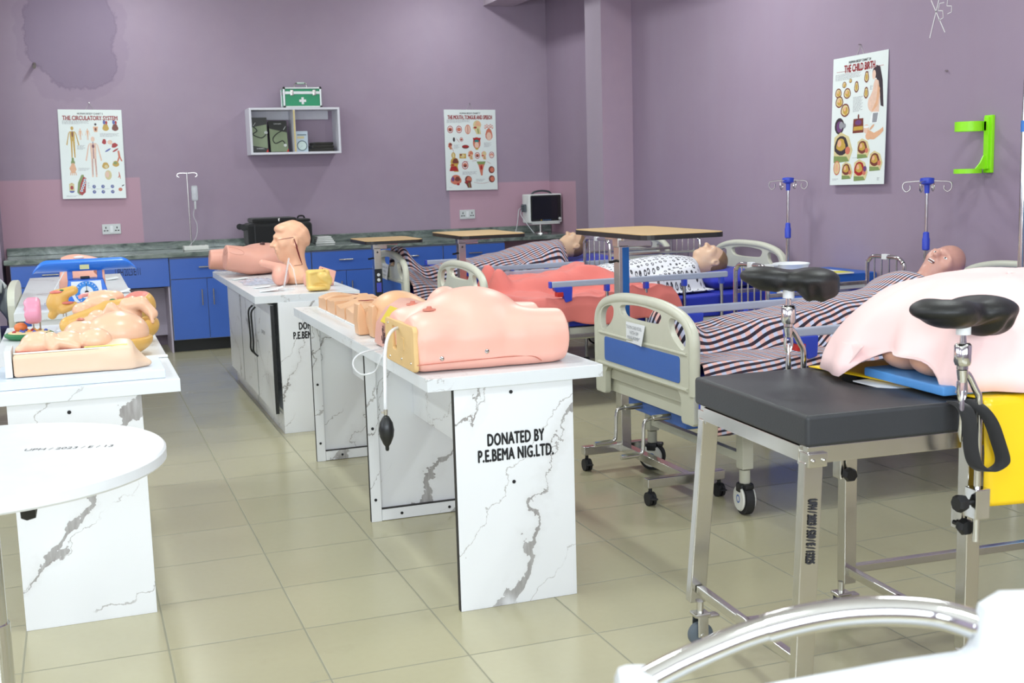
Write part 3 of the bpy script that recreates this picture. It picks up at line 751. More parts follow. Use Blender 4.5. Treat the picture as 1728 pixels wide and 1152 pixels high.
# pillows
def pillow(label, x, y, z, rot=0, sx=.19, sy=.29, tilt=0):
    m = MB()
    def F(u, v):
        a = 2*PI*u; b = PI*(v-.5)
        cx, cy = math.cos(a)*math.cos(b), math.sin(a)*math.cos(b)
        k = .28
        px = math.copysign(abs(cx)**k, cx)*sx; py = math.copysign(abs(cy)**k, cy)*sy
        e = max(abs(px)/sx, abs(py)/sy)
        return (px, py, .058*math.sin(b)*(1-.55*e**4)+.006*math.sin(9*px+7*py))
    m.grid(F, 48, 24); o = m.build('pillow', DKBLUE, None, 60); o.location = (x, y, z); o.rotation_euler = (0, -tilt, 0); return tag(o, label, 'pillow')
pillow('blue pillow on the bed by the pillar, under a haired mannequin', 3.60, 8.17, .675, tilt=.12)
pillow('blue pillow under the head of the gowned mannequin', 3.93, 6.80, .655, tilt=.05)
pillow('blue pillow under the bald mannequin head', 3.84, 4.36, .755, tilt=.27)
from mathutils.bvhtree import BVHTree
def height_field(t, xs, ys, spread, smooth):
    """top surface of a lying figure on a grid, widened and smoothed so that cloth clears it"""
    b = [c for c in COL.objects if c.parent == t and c.name.startswith('body')][0].data
    tr = BVHTree.FromPolygons([v.co for v in b.vertices], [p.vertices for p in b.polygons])
    H = np.zeros((len(xs), len(ys)))
    for i, x in enumerate(xs):
        for j, y in enumerate(ys):
            h = tr.ray_cast(Vector((x, y, 2)), Vector((0, 0, -1)))
            if h[0] is not None: H[i, j] = h[0].z
    def win(A, r, fn):
        P = np.pad(A, r, mode='edge'); return fn(np.stack([P[r+dx:r+dx+A.shape[0], r+dy:r+dy+A.shape[1]] for dx in range(-r, r+1) for dy in range(-r, r+1) if dx*dx+dy*dy <= r*r+1]))
    H = win(H, spread, lambda q: q.max(0))
    for _ in range(smooth): H = win(H, 2, lambda q: q.mean(0))
    return H
from mathutils import noise as MN
def blanket(name, label, t, bedloc, x0, x1, wn, wf, mat, per=(.045, .0195), wr=.012, rot=0.0, parent=None, pad=.012, sd=0, half=.445, floor=0.012, tilt=0, spread=3, b0=.18, tent=None, fold=0, edge_at=None):
    """cloth over the lying figure t: wn / wf are the drops over the near and far mattress edge"""
    L0 = -(half+wn); L1 = half+wf; nu, nv = 120, 90; hem = edge_at or (lambda sv: x1)
    xs = [x0+(x1-x0)*i/nu for i in range(nu+1)]; ss = [L0+(L1-L0)*j/nv for j in range(nv+1)]
    ys = [max(-half, min(half, q)) for q in ss]; H = height_field(t, xs, ys, spread, 3)
    dx = t.location.x-bedloc[0]
    grid = []; uv = []
    for i, u in enumerate(xs):
        for j, sv in enumerate(ss):
            u = x0+(hem(sv)-x0)*i/nu; fi = min(nu-1e-6, max(0, (u-x0)/(x1-x0)*nu)); i0 = int(fi); hh = H[i0, j]*(1-fi+i0)+H[min(nu, i0+1), j]*(fi-i0)
            y = ys[j]; drop = max(0, abs(sv)-half)
            base = floor+max(0, u+dx-b0)*math.tan(tilt)
            ns = MN.noise((u*3.1+sd, sv*3.3, sd)); n2 = MN.noise((u*9+sd, sv*8, 3+sd)); n3 = abs(MN.noise((u*2.2+sv*4, sv*2.0-u*3, 7+sd)))
            z = max(base, hh)+pad+wr*(.9+ns)+wr*.5*n2+wr*1.6*(n3 if hh < .1 else n3*.5)
            if fold:      # long soft folds gathered towards the head end
                g = u*.9+sv*.55; r1 = abs((g*4.2+.8*ns) % 1-.5)*2; z += fold*(.045*max(0, r1-.55)**1.2*(.4+.6*max(0, min(1, (u+.55)/.5)))+.030*math.exp(-((i/nu-.93)/.045)**2)*(.5+ns))
            if tent: z += tent[0]*math.exp(-((u-tent[1])/tent[2])**2)*max(0, 1-(abs(y)/.43)**3)
            if drop > 0:
                edge = math.copysign(1, sv); wob = .016*math.sin(u*13+sd)+.010*math.sin(u*29+1.3*sd)
                yy, zz = edge*(half+.008+min(drop, .05)*.35+(wob+.026)*min(1, drop/.2)), z-drop
            else: yy, zz = y, z
            grid.append((u, yy, zz)); uv.append(((u*math.cos(rot)+sv*math.sin(rot))/per[0], (-u*math.sin(rot)+sv*math.cos(rot)+.006*ns)/per[1]))
    w = nv+1
    fs = [(i*w+j, (i+1)*w+j, (i+1)*w+j+1, i*w+j+1) for i in range(nu) for j in range(nv)]
    m = MB(); m.add(grid, fs, 0, True); o = m.build(name, mat, parent, 0, thick=.005)
    ul = o.data.uv_layers.new(name='UV')
    li = np.zeros(len(o.data.loops), np.int32); o.data.loops.foreach_get('vertex_index', li)
    ul.data.foreach_set('uv', np.array(uv, np.float32)[li].ravel())
    if parent is None: o.location = t.location; tag(o, label, 'blanket' if name == 'blanket' else 'sheet')
    return o
blanket('blanket', 'navy and white striped blanket covering the haired mannequin up to its chin', M1, BEDS[0][1], -.775, .475, .2, .06, STRIPE, rot=.1, wr=.014, sd=2, tilt=BEDS[0][2], tent=(.10, -.72, .10))
CORAL = cloth(224, 122, 114)
blanket('sheet', 'coral sheet rumpled over the legs of the gowned mannequin', M2, BEDS[1][1], -.985, .16, .165, .06, CORAL, wr=.026, sd=5, tilt=BEDS[1][2], fold=1, edge_at=lambda sv: -.22+.40*max(0, min(1, (-.12-sv)/.3))+.03*math.sin(sv*19))
blanket('gown', '', M2, BEDS[1][1], -.40, .53, 0, 0, GOWN, per=(.031, .031), wr=.003, parent=M2, pad=.005, sd=8, half=.315, spread=2, tilt=BEDS[1][2], floor=.004)
blanket('blanket', 'navy and white striped blanket over the bald mannequin', M3, BEDS[2][1], -.905, .40, .27, .03, STRIPE, rot=.12, wr=.009, sd=11, tilt=BEDS[2][2], b0=.24)
# ---------------------------------------------------------------- overbed tables
FILM = col(40, 104, 176, .25, .3)
def small_caster(par, x, y, r=.028):
    m = MB(); m.cyl((x, y, r*2), (x, y, .085), .008, n=8); m.cyl((x-.016, y, r), (x-.004, y, r), r, n=18); m.cyl((x+.004, y, r), (x+.016, y, r), r, n=18); m.ext([(y-.02, r), (y-.018, r*1.9), (y, r*2.3), (y+.018, r*1.9), (y+.02, r)], x-.004, x+.004, 'yz')
    m.box((x-.015, y-.045, r*1.1), (x+.015, y-.02, r*1.35), .004)
    m.build('caster', RUBBER, par)
def overbed(label, loc, zt, wx, ly, off, base, film=True, rot=0):
    t = thing('overbed_table', label, 'table', (loc[0], loc[1], 0), rot, 'overbed tables')
    ox, oy = off
    m = MB(); m.ext(rrect(ox-wx/2, oy-ly/2, ox+wx/2, oy+ly/2, .05), zt-.003, zt, 'xy'); top = m.build('tabletop', OAK, t)
    m = MB(); m.ext(rrect(ox-wx/2-.002, oy-ly/2-.002, ox+wx/2+.002, oy+ly/2+.002, .052), zt-.024, zt-.003, 'xy'); m.build('black_edge', col(30, 28, 28, .4), top)
    m = MB(); m.box((-.02, oy-.10, zt-.04), (ox+.06, oy+.10, zt-.024), .003); m.box((-.03, -.03, zt-.07), (ox, .03, zt-.024), .004); m.build('bracket', STEEL, t)
    m = MB(); m.box((-.024, -.03, .09), (.024, .03, zt-.06), .003); p = m.build('column', STEEL, t)
    if film: MB().box((-.008, -.0312, .5), (.0245, -.0299, zt-.07)).build('blue_film', FILM, p)
    m = MB(); m.cyl((.0, -.031, zt-.09), (.0, -.027, zt-.09), .006, n=10); m.build('bolt', BLACK, p)
    x0, x1, y0, y1 = base
    m = MB()
    m.box((x0, y0-.02, .075), (x1, y0+.02, .115), .004); m.box((x0, y1-.02, .075), (x1, y1+.02, .115), .004); m.box((-.02, y0, .077), (.02, y1, .113), .003)
    m.build('base_frame', STEEL, t)
    for x in (x0+.02, x1-.02):
        for y in (y0, y1): small_caster(t, x, y)
    m = MB(); m.tube([(-.025, .0, zt-.13), (-.045, 0, zt-.135), (-.06, .0, zt-.135)], .006, 8); m.build('height_lever', BLACK, t)
    return t, p
overbed('wood topped overbed table with blue film on its column, before the gowned mannequin', (2.31, 4.85), 1.09, .40, .76, (.14, .03), (-.20, .16, -.62, .02))
overbed('wood topped overbed table between the coral sheet bed and the pillar bed', (2.39, 7.47), .985, .44, .68, (.11, -.02), (-.22, -.01, -.16, .18), False)
_, p1 = overbed('wood topped overbed table with white knobs and blue sticker on its column', (1.945, 8.0), .945, .40, .52, (.07, .0), (-.1, .06, -.28, .22), False)
m = MB(); m.box((-.0265, -.0325, .47), (.026, -.0295, .74), .003); o = m.build('control_strip', BLACK, p1)
for z in (.70, .665): MB().cyl((0, -.036, z), (0, -.0325, z), .011, n=16).build('knob', WHITE, o)
MB().box((-.016, -.0335, .58), (.018, -.0325, .645)).build('blue_sticker', col(70, 80, 190, .4), o)

# ---------------------------------------------------------------- infusion poles standing at the bed heads
def iv_pole(label, x, y, zt):
    t = thing('infusion_pole', label, 'drip stand', (x, y, 0), 0, 'infusion poles')
    m = MB(); m.cyl((0, 0, .05), (0, 0, zt-.33), .0125, n=14); m.cyl((0, 0, .05), (0, 0, .07), .03, n=14); m.build('pole', CHROME, t)
    for k in range(4):
        a = k*PI/2+.5; m = MB(); m.tube([(0, 0, .07), (.16*math.cos(a), .16*math.sin(a), .03), (.19*math.cos(a), .19*math.sin(a), .015)], [.011, .009, .015], 8); m.build('foot', STEEL, t)
    MB().cyl((0, 0, zt-.33), (0, 0, zt-.03), .0085, n=12).build('inner_tube', CHROME, t)
    m = MB(); m.lathe([(.0125, 0), (.019, .004), (.019, .06), (.016, .065), (.015, .09), (.009, .095)], (0, 0, zt-.37), 16); m.build('lock_collar', RAILBLUE, t)
    m = MB(); m.lathe([(.012, -.05), (.014, -.01), (.034, 0), (.036, .012), (.034, .026), (.01, .03)], (0, 0, zt-.03), 20); hb = m.build('hub', RAILBLUE, t)
    for k in range(4):
        a = k*PI/2+.6; c, s = math.cos(a), math.sin(a); P = lambda d, z: (d*c, d*s, zt-.03+z)
        m = MB(); m.tube(spline([P(.02, .012), P(.07, .01), P(.115, .004), P(.122, -.022), P(.105, -.042), P(.085, -.03), P(.086, -.01)], 5), .0035, 6); m.build('hook', STEEL, hb)
    return t
iv_pole('chrome drip pole with blue head at the head of the coral sheet bed', 4.09, 6.22, 1.295)
iv_pole('chrome drip pole with blue head beside the bald mannequin', 4.07, 4.94, 1.285)

# ---------------------------------------------------------------- chrome cots between the beds
def cot(label, x0, x1, y0, y1, zt, zr):
    t = thing('chrome_cot_frame', label, 'cot frame', ((x0+x1)/2, (y0+y1)/2, 0), 0, 'chrome cot frames'); hx = (x1-x0)/2; hy = (y1-y0)/2
    for x in (-hx, hx):
        m = MB(); m.tube(spline([(x, -hy, .05), (x, -hy, .4), (x, -hy, zt-.07), (x, -hy+.012, zt-.025), (x, -hy+.05, zt), (x, 0, zt+.002), (x, hy-.05, zt), (x, hy-.012, zt-.025), (x, hy, zt-.07), (x, hy, .4), (x, hy, .05)], 5), .0115, 10)
        a = m.build('end_arch', CHROME, t)
        for k in range(1, 5):
            y = -hy+2*hy*k/5; MB().cyl((x, y, zr-.28), (x, y, zt-.006), .0045, n=8).build('spindle', STEEL, a)
        m = MB(); m.tube([(x, -hy, zr-.28), (x, hy, zr-.28)], .009, 8); m.build('lower_tie', STEEL, a)
        for y in (-hy, hy): small_caster(a, x, y, .024)
        MB().box((x-.013, -.02, zt-.012), (x+.013, .02, zt+.016), .003).build('white_clip', WHITE, a)
    for y in (-hy, hy):
        m = MB(); m.box((-hx, y-.006, zr-.012), (hx, y+.006, zr+.008), .003); m.box((-hx, y-.006, zr-.29), (hx, y+.006, zr-.27), .003); m.build('side_rail', STEEL, t)
cot('chrome barred cot frame between the pillar bed and the coral sheet bed', 3.38, 4.07, 7.275, 7.695, .90, .80)
cot('chrome barred cot frame between the coral sheet bed and the bald mannequin bed', 3.16, 3.97, 4.98, 5.28, .875, .735)
# bedside locker with a basin and a booklet
lk = thing('bedside_locker', 'blue and white bedside locker with a basin on top', 'cabinet', (4.0, 5.77, 0))
MB().box((-.22, -.21, .06), (.22, .21, .70), .006).build('body', col(214, 218, 222, .4), lk)
MB().box((-.235, -.225, .70), (.235, .225, .757), .008).build('blue_top', col(34, 98, 190, .35), lk)
for z0, z1, n in ((.53, .69, 'drawer'), (.07, .52, 'door')):
    d = MB().box((-.232, -.19, z0), (-.221, .19, z1), .004).build(n, col(40, 92, 200, .35), lk); MB().box((-.248, -.05, z1-.05), (-.232, .05, z1-.035), .004).build('handle', WHITE, d)
for x in (-.18, .18):
    for y in (-.17, .17): MB().cyl((x, y, 0), (x, y, .06), .02, n=12).build('foot', RUBBER, lk)
bs = thing('basin', 'white round basin standing on the bedside locker', 'basin', (3.87, 5.85, .757))
m = MB(); m.lathe([(.001, .004), (.085, .004), (.098, .045), (.103, .05), (.107, .047), (.1, .04), (.088, 0), (.001, 0)], n=36, cap=False); m.build('bowl', WHITE, bs)
m = MB(); m.ext(rrect(-.165, -.03, -.1, .03, .012), .040, .048, 'xy'); m.build('grip', WHITE, bs)
bk = MB().box((-.09, -.13, 0), (.09, .13, .008), .002).build('booklet', col(236, 238, 236, .5)); bk.location = (3.98, 5.66, .757); tag(bk, 'flat white and yellow booklet on the bedside locker', 'booklet')
MB().box((-.085, -.125, .008), (.085, -.02, .0086)).build('cover_band', col(222, 214, 60, .5), bk)

# ---------------------------------------------------------------- privacy screen at the right edge
ps = thing('privacy_screen', 'tall chrome framed privacy screen with blue cloth and blue clip', 'screen', (3.62, 3.815, 0), math.radians(-82))
for x in (0, .62):
    m = MB(); m.tube(spline([(x, 0, .06), (x, 0, .8), (x, 0, 1.62), (x+(.02 if x == 0 else -.02), 0, 1.70), (x+(.07 if x == 0 else -.07), 0, 1.75), (.31, 0, 1.76)], 6), .0125, 12); m.build('frame_tube', CHROME, ps)
    m = MB(); m.tube([(x, -.18, .03), (x, 0, .06), (x, .18, .03)], .012, 8); m.build('foot', STEEL, ps)
    MB().cyl((x, 0, 1.47), (x, 0, 1.515), .0165, n=14).build('blue_clip', col(60, 120, 200, .4), ps)
m = MB(); m.grid(lambda u, v: (.045+u*.53, .012*math.sin(u*60), .22+v*1.22), 90, 4); m.build('curtain', cloth(88, 170, 226), ps, 0, thick=.003)
for z in (.2, 1.45): MB().cyl((0, 0, z), (.62, 0, z), .006, n=8).build('curtain_rod', STEEL, ps)

# ---------------------------------------------------------------- delivery table, right foreground
gt = thing('delivery_table', 'steel delivery table with black padded leg section and pink drape', 'examination table', (1.565, 2.30, 0), math.radians(-3.4))
half = [(.44+.0, .6), (.44, .46)]+[(.44+.0-.105*math.sin(PI*i/12)**.8, .335+.125*math.cos(PI*i/12)) for i in range(1, 12)]+[(.44, .21), (.44, 0)]
m = MB(); m.ext([(0, 0), (0, .6)]+half, .705, .782, 'xy', (), 0, .010, None, 3); m.build('leg_cushion', LEATHER, gt)
m = MB(); m.ext([(.452, 0), (.452, .6), (1.62, .6), (1.62, 0)], .705, .782, 'xy', (), 0, .010, None, 3); m.build('seat_cushion', LEATHER, gt)
def sq(par, name, a, b, w=.019, mat=None, d_=None):
    a, b = Vector(a), Vector(b); d = (b-a); L = d.length
    z = d.normalized(); x = Vector((1, 0, 0)) if abs(z.x) < .9 else Vector((0, 0, 1)); x = (x-z*x.dot(z)).normalized(); y = z.cross(x)
    M = Matrix.Translation(a) @ Matrix((x, y, z)).transposed().to_4x4()
    return MB().box((-w, -(d_ or w), 0), (w, d_ or w, L), .003, 0, M).build(name, mat or STEEL, par)
m = MB()
for y in (.03, .57): m.box((.012, y-.016, .662), (.44, y+.016, .704), .002); m.box((.455, y-.016, .662), (1.60, y+.016, .704), .002)
for x in (.018, .425, .475, 1.585): m.box((x-.012, .045, .664), (x+.012, .555, .702), .002)
m.build('top_frame', STEEL, gt)
for y, s in ((.03, -1), (.57, 1)):
    l = sq(gt, 'leg', (-.005, y+s*.02, .13), (.03, y, .665), .025, None, .015); sq(gt, 'leg', (.478, y+s*.0, .13), (.478, y, .665), .02); sq(gt, 'leg', (1.55, y, .13), (1.55, y, .665), .02)
    MB().box((.008, y-.026, .655), (.06, y+.026, .69), .003).build('corner_bracket', STEEL, l)
    for dx in (.02, .048): MB().sph((dx, y+s*.027 if s < 0 else y-.027, .672), .005).build('rivet', STEEL, l)
    sq(gt, 'foot_rail', (.478, y, .17), (1.55, y, .17), .012); MB().box((.44, y-.022, .45), (.452, y+.022, .52), .004).build('joint_plate', STEEL, gt)
    m = MB(); m.lathe([(.004, 0), (.018, 0), (.022, .012), (.018, .026), (.004, .03)], (.458 if s > 0 else .435, y-.055, .47), 7, axis='y'); m.cyl((.458 if s > 0 else .435, y-.03, .47), (.458 if s > 0 else .435, y, .47), .006); m.build('clamp_knob', BLACK, gt)
    for x in (0, .46, 1.55):
        m = MB(); m.cyl((x, y, .085), (x, y, .135), .01, n=10); m.box((x-.024, y-.022, .092), (x+.024, y+.022, .104), .004); m.box((x-.016, y-.022, .035), (x+.016, y-.018, .1), .002); m.box((x-.016, y+.018, .035), (x+.016, y+.022, .1), .002); m.box((x+.02, y-.015, .085), (x+.055, y+.015, .094), .003)
        c = m.build('caster', STEEL, gt); m = MB(); m.lathe([(.006, -.013), (.03, -.013), (.036, -.009), (.036, .009), (.03, .013), (.006, .013)], (x, y, .037), 26, axis='y'); m.build('tyre', col(92, 102, 112, .6), c)
        MB().cyl((x, y-.024, .037), (x, y+.024, .037), .009, n=12).build('axle', STEEL, c)
for x in (0.0, .478): sq(gt, 'cross_rail', (x, .03, .17), (x, .57, .17), .012)
sq(gt, 'stretcher', (.0, .30, .17), (.478, .30, .17), .012); MB().box((-.015, .275, .15), (.0, .325, .19), .003).build('joint_plate', STEEL, gt)
lettering('UPH / 2023 / 530 / E / 13225', .031, col(38, 38, 44, .7), gt, Matrix.Translation((.019, .0058, .50)) @ Matrix.Rotation(PI/2-.0374, 4, 'X') @ Matrix.Rotation(-PI/2-.065, 4, 'Z'), 'stencil_number', width=.155, bold=.0012)
# yellow plastic sheet over the seat section, hanging down on the near side
YEL = col(246, 204, 30, .3, 0, .05, 6)
def ysheet(u, v):
    L = .56+.30; s = v*L; x = .40+u*1.2 if s < .6 else .44+u*1.16
    y = .58-s
    x = (.468-.20*max(y, 0))*(1-u)+1.6*u
    if y > -.02: return (x, y, .7875+.0015*math.sin(9*x)*math.sin(7*y))
    d = -.02-y; return (x, -.026-.012*math.sin(11*x+1)*min(1, d*5)-.01*min(1, d*8), .7875-.01*min(1, d*30)-d*.98)
m = MB(); m.grid(ysheet, 40, 70); o = m.build('plastic_sheet', YEL, None, 0, thick=.003); o.location = gt.location; o.rotation_euler = gt.rotation_euler; tag(o, 'glossy yellow plastic sheet spread over the delivery table', 'sheet')
pp = MB().box((-.05, -.12, 0), (.02, .12, .003)).build('printed_paper', PAPER); pp.location = (1.565+.435, 2.30+.23, .776); tag(pp, 'printed white paper under the yellow sheet on the delivery table', 'paper')
def gy(o): o.location = gt.location; o.rotation_euler = gt.rotation_euler; return o
# birthing model under the pink drape
bm_ = thing('birthing_model', 'flesh coloured birthing model on a blue board under the pink drape', 'training model', gt.location, gt.rotation_euler.z)
MB().box((.395, .03, .790), (1.02, .37, .815), .006).build('blue_board', col(84, 148, 214, .4), bm_)
def bsim(p):
    d = E_(p, (.480, .165, .860), (.075, .065, .046)); d = sm(d, E_(p, (.480, .285, .860), (.075, .065, .046)), .008)
    d = sm(d, E_(p, (.74, .22, .90), (.24, .14, .10)), .06)
    for y, s in ((.17, -1), (.28, 1)): d = sm(d, C_(p, (.62, y, .875), (.54, y, .870), .05, .045), .04)
    return np.maximum(d, .815-p[:, 2])
sdf(bsim, (.33, .0, .80), (.95, .6, 1.03), .009, 'body', [skin(232, 176, 146)], bm_)
# pink drape
PINK = cloth(250, 214, 212, .8)
NA, NR = 180, 70
vs = []; cx_, cy_ = .80, .30
for i in range(NR+1):
    for j in range(NA):
        a = 2*PI*j/NA; s = i/NR; 
        ca, sa = math.cos(a), math.sin(a); A = .48 if ca < 0 else .80; Bn = .365 if sa > 0 else .345
        rr = 1/((abs(ca)/A)**2.6+(abs(sa)/Bn)**2.6)**(1/2.6)
        left = max(0, -ca)**3
        op = max(0, 1-((a-PI*1.075)/.33)**4)           # lifted hem that leaves the board visible
        op2 = max(0, 1-((a-PI*.80)/.13)**2)           # second lifted fold towards the far side
        ripple = 1+(.022*math.sin(9*a+1)+.016*math.sin(17*a))*s**3*(1+1.2*left)
        r = rr*s*ripple*(1-.10*op*s**4)
        x, y = cx_+r*ca, cy_+r*sa
        z = .797+.262*max(0, 1-s**3.2)**.62
        hem = .797+.076*op
        z = max(z, hem) if s > .6 else z
        z += .010*MN.noise((x*7, y*7, 1.3))*(1-s**6)+.014*s*s*(1-s**8)*abs(MN.noise((ca*5, sa*5, s*1.6)))
        f = .016*math.sin(13*a+2)*s**4*(1-s**10); x += f*ca; y += f*sa
        vs.append((x, y, z))
fs = [(i*NA+j, i*NA+(j+1) % NA, (i+1)*NA+(j+1) % NA, (i+1)*NA+j) for i in range(1, NR) for j in range(NA)]
vs.append((cx_, cy_, .797+.262)); fs += [(len(vs)-1, NA+j, NA+(j+1) % NA) for j in range(NA)]
m = MB(); m.add(vs, fs, 0, True); o = gy(m.build('pink_drape', PINK, None, 0, thick=.003)); tag(o, 'pale pink cloth draped over the birthing model on the delivery table', 'cloth')
# hanging folded corner at the opening
m = MB(); m.grid(lambda u, v: (.316+.026*v-.006*math.sin(u*6), .375-(u-.5)*.10*(.25+.75*v)-.03*v, .800+.085*v), 10, 12)
m.build('hanging_corner', PINK, o, 0, thick=.003)
# leg rests
def leg_rest(label, x, y, ang, drop, flip=1, L=1.0, dz=0):
    t = thing('leg_rest', label, 'leg rest', gt.location, gt.rotation_euler.z, 'padded leg rests')
    def f(p):
        q = (p-np.array([x, y, dz])) @ rotm('Z', ang); q = q*np.array([1/L, 1, 1])
        d = E_(q, (-.075, -.01, 1.018), (.088, .075, .030)); d = sm(d, E_(q, (.065, .01, 1.008), (.10, .08, .034)), .025)
        d = sm(d, E_(q, (.095, .02, .978), (.068, .06, .036)), .03); d = sm(d, E_(q, (-.05, -.01, 1.0), (.07, .06, .028)), .02)
        d = smx(d, -E_(q, (-.01, -.0, 1.085), (.12, .06, .052)), .02)
        w = .004*np.sin(q[:, 0]*120+q[:, 1]*50+30*q[:, 2])*np.clip((1.008-q[:, 2])/.03, 0, 1)*np.exp(-((q[:, 0]-.05)/.09)**2)
        return (d+w)*.8
    sdf(f, (x-.26, y-.2, .90+dz), (x+.26, y+.2, 1.07+dz), .005, 'pad', [leather(26, 27, 28)], t)
    m = MB(); m.lathe([(.001, 0), (.017, 0), (.017, .026), (.001, .026)], (x, y, .953+dz), 18); m.build('white_collar', WHITE, t)
    m = MB(); m.lathe([(.008, 0), (.009, .05), (.007, .09)], (x, y, .875+dz), 14); m.lathe([(.001, 0), (.014, .002), (.014, .01), (.018, .012), (.021, .02), (.021, .058), (.016, .064), (.001, .066)], (x, y, .868+dz), 20); m.lathe([(.001, 0), (.010, 0), (.013, .02), (.014, .03), (.001, .034)], (x, y, .838+dz), 16); m.build('swivel_joint', CHROME, t)
    m = MB(); m.tube([(x-.010, y, .842+dz), (x-.011, y, .815+dz), (x-.006, y, .798+dz), (x, y, .79+dz)], .0045, 8); m.tube([(x+.010, y, .842+dz), (x+.011, y, .815+dz), (x+.006, y, .798+dz), (x, y, .79+dz)], .0045, 8); m.lathe([(.002, 0), (.007, .02), (.0085, .06), (.006, .11), (.003, .125)], (x, y, .692+dz), 12); m.build('release_handle', CHROME, t)
    yy = y+(.0 if flip > 0 else -.0); xx = x+.05
    m = MB(); m.tube(spline([(x+.008, y, .862+dz), (x+.02, y, .85+dz), (xx-.012, yy, .818+dz), (xx-.002, yy, .80+dz), (xx, yy, .77+dz), (xx, yy, .70), (xx, yy, drop)], 6), .0085, 12); m.build('support_rod', CHROME, t)
    m = MB(); m.box((xx-.02, yy-.022, .50), (xx+.022, yy+.022, .575), .003); c = m.build('clamp_block', CHROME, t)
    m = MB(); m.lathe([(.004, 0), (.019, 0), (.023, .012), (.019, .026), (.004, .03)], (xx-.06, yy-.0, .54), 7, axis='x'); m.cyl((xx-.03, yy, .54), (xx-.02, yy, .54), .007); m.build('clamp_knob', BLACK, c)
    return t
leg_rest('black padded leg rest above the hanging black strap and yellow sheet', .395, -.04, .10, .44, 1, .92)
leg_rest('black padded leg rest between the delivery table and the striped blanket', .318, .635, -.75, .44, -1, .85, .03)
# the black leg strap
P = spline([(.395, -.012, .786), (.400, -.045, .775), (.402, -.062, .74), (.405, -.065, .68), (.418, -.068, .64), (.45, -.07, .622), (.485, -.07, .632), (.492, -.07, .65), (.478, -.07, .69), (.458, -.068, .74), (.44, -.055, .772), (.43, -.02, .7895)], 6)
wv = Vector((.030, -.018, 0)); vs = []
for q in P: vs += [q-wv*.5, q+wv*.5]
vs = [(v.x, v.y, v.z) for v in vs]
m = MB(); m.add(vs, [(2*i, 2*i+1, 2*i+3, 2*i+2) for i in range(len(P)-1)], 0, True)
o = gy(m.build('leg_strap', cloth(30, 30, 32), None, 0, thick=.003)); tag(o, 'looped black strap hanging from the delivery table over the yellow sheet', 'strap')

# ---------------------------------------------------------------- blurred white bed end, right foreground
Rr = Vector((.785, .828, 0)); Ll = Vector((.467, .941, 0)); dd = (Ll-Rr).normalized(); ang = math.atan2(dd.y, dd.x)
fgb = thing('bed_end', 'white bed end with curved chrome rail below the delivery table', 'bed', (Rr.x, Rr.y, 0), ang, 'beds in the foreground')
GW = col(216, 220, 225, .3)
# local x runs from the right post towards the left post
poly = [(-.34, .30), (-.34, .80), (-.16, .915), (-.09, .942), (-.03, .962), (.005, .962), (.025, .95), (.035, .905), (.10, .897), (.22, .878), (.30, .862), (.345, .83), (.345, .30)]
m = MB(); m.ext(poly, -.02, .02, 'xz', (), 0, .012, None, 3); m.build('panel', GW, fgb)
arc = spline([(.012, -.0, .925), (.06, -.03, .933), (.14, -.035, .935), (.22, -.03, .923), (.29, -.02, .902), (.335, -.01, .885)], 8)
m = MB(); m.tube(arc, .0125, 20); m.build('chrome_rail', CHROME, fgb)
k = int(len(arc)*.62); m = MB(); m.tube(arc[3:k], .0142, 20); m.build('rail_sleeve', CHROME, fgb)
m = MB(); m.lathe([(.001, -.012), (.024, -.012), (.026, 0), (.022, .01), (.001, .012)], (.012, -.012, .925), 24, axis='x'); m.build('rail_socket', STEEL, fgb)
m = MB(); m.box((.325, -.035, .84), (.365, .02, .895), .012); m.build('rail_socket', GW, fgb)
m = MB(); m.box((.365, -.03, .84), (.385, .015, .872), .008); m.build('end_plug', BLACK, fgb)
for x in (-.30, .31): MB().box((x-.025, -.02, 0), (x+.025, .02, .31), .006).build('leg', GW, fgb)
# bed end and crumpled sheet at the left edge of the picture
lb = thing('hospital_bed', 'grey white bed with bunched sheets beside the anatomy bench', 'bed', (-1.325, 7.0, 0), 0, 'hospital beds on the left')
def lboard(x):
    m = MB(); m.ext([(-.43, .42), (-.43, .76)]+[(q.y, q.z) for q in spline([(0, -.43, .76), (0, -.38, .82), (0, -.2, .85), (0, .2, .85), (0, .38, .82), (0, .43, .76)], 5)]+[(.43, .42)], x-.02, x+.02, 'yz', (), 0, .008); return m
lboard(.99).build('foot_board', IVORY, lb); lboard(-.99).build('head_board', IVORY, lb)
m = MB(); m.box((-.96, -.42, .38), (.96, .42, .45), .005); m.build('frame', IVORY, lb); m = MB(); m.box((-.96, -.42, .452), (.96, .42, .575), .02); m.build('mattress', MATBLUE, lb)
for x in (-.76, .76):
    for y in (-.38, .38): m = MB(); m.box((x-.025, y-.025, 0), (x+.025, y+.025, .38), .004); m.build('leg', IVORY, lb)
def lsheet(u, v):
    x = -.9+1.83*u; s = -.72+1.44*v; y = max(-.44, min(.44, s)); d = max(0, abs(s)-.44)
    n = MN.noise((x*4, s*4, 2)); z = .60+.05*abs(n)+.30*math.exp(-((x-.76)/.22)**4)*(1+.3*n)
    return (x, y+math.copysign(.02+.03*math.sin(x*17)*min(1, d*6), s)*(d > 0), z-d)
m = MB(); m.grid(lsheet, 80, 70); o = m.build('sheet', cloth(206, 214, 218), None, 0, thick=.005); o.location = lb.location; tag(o, 'grey white sheet bunched up behind the ivory foot board', 'sheet')
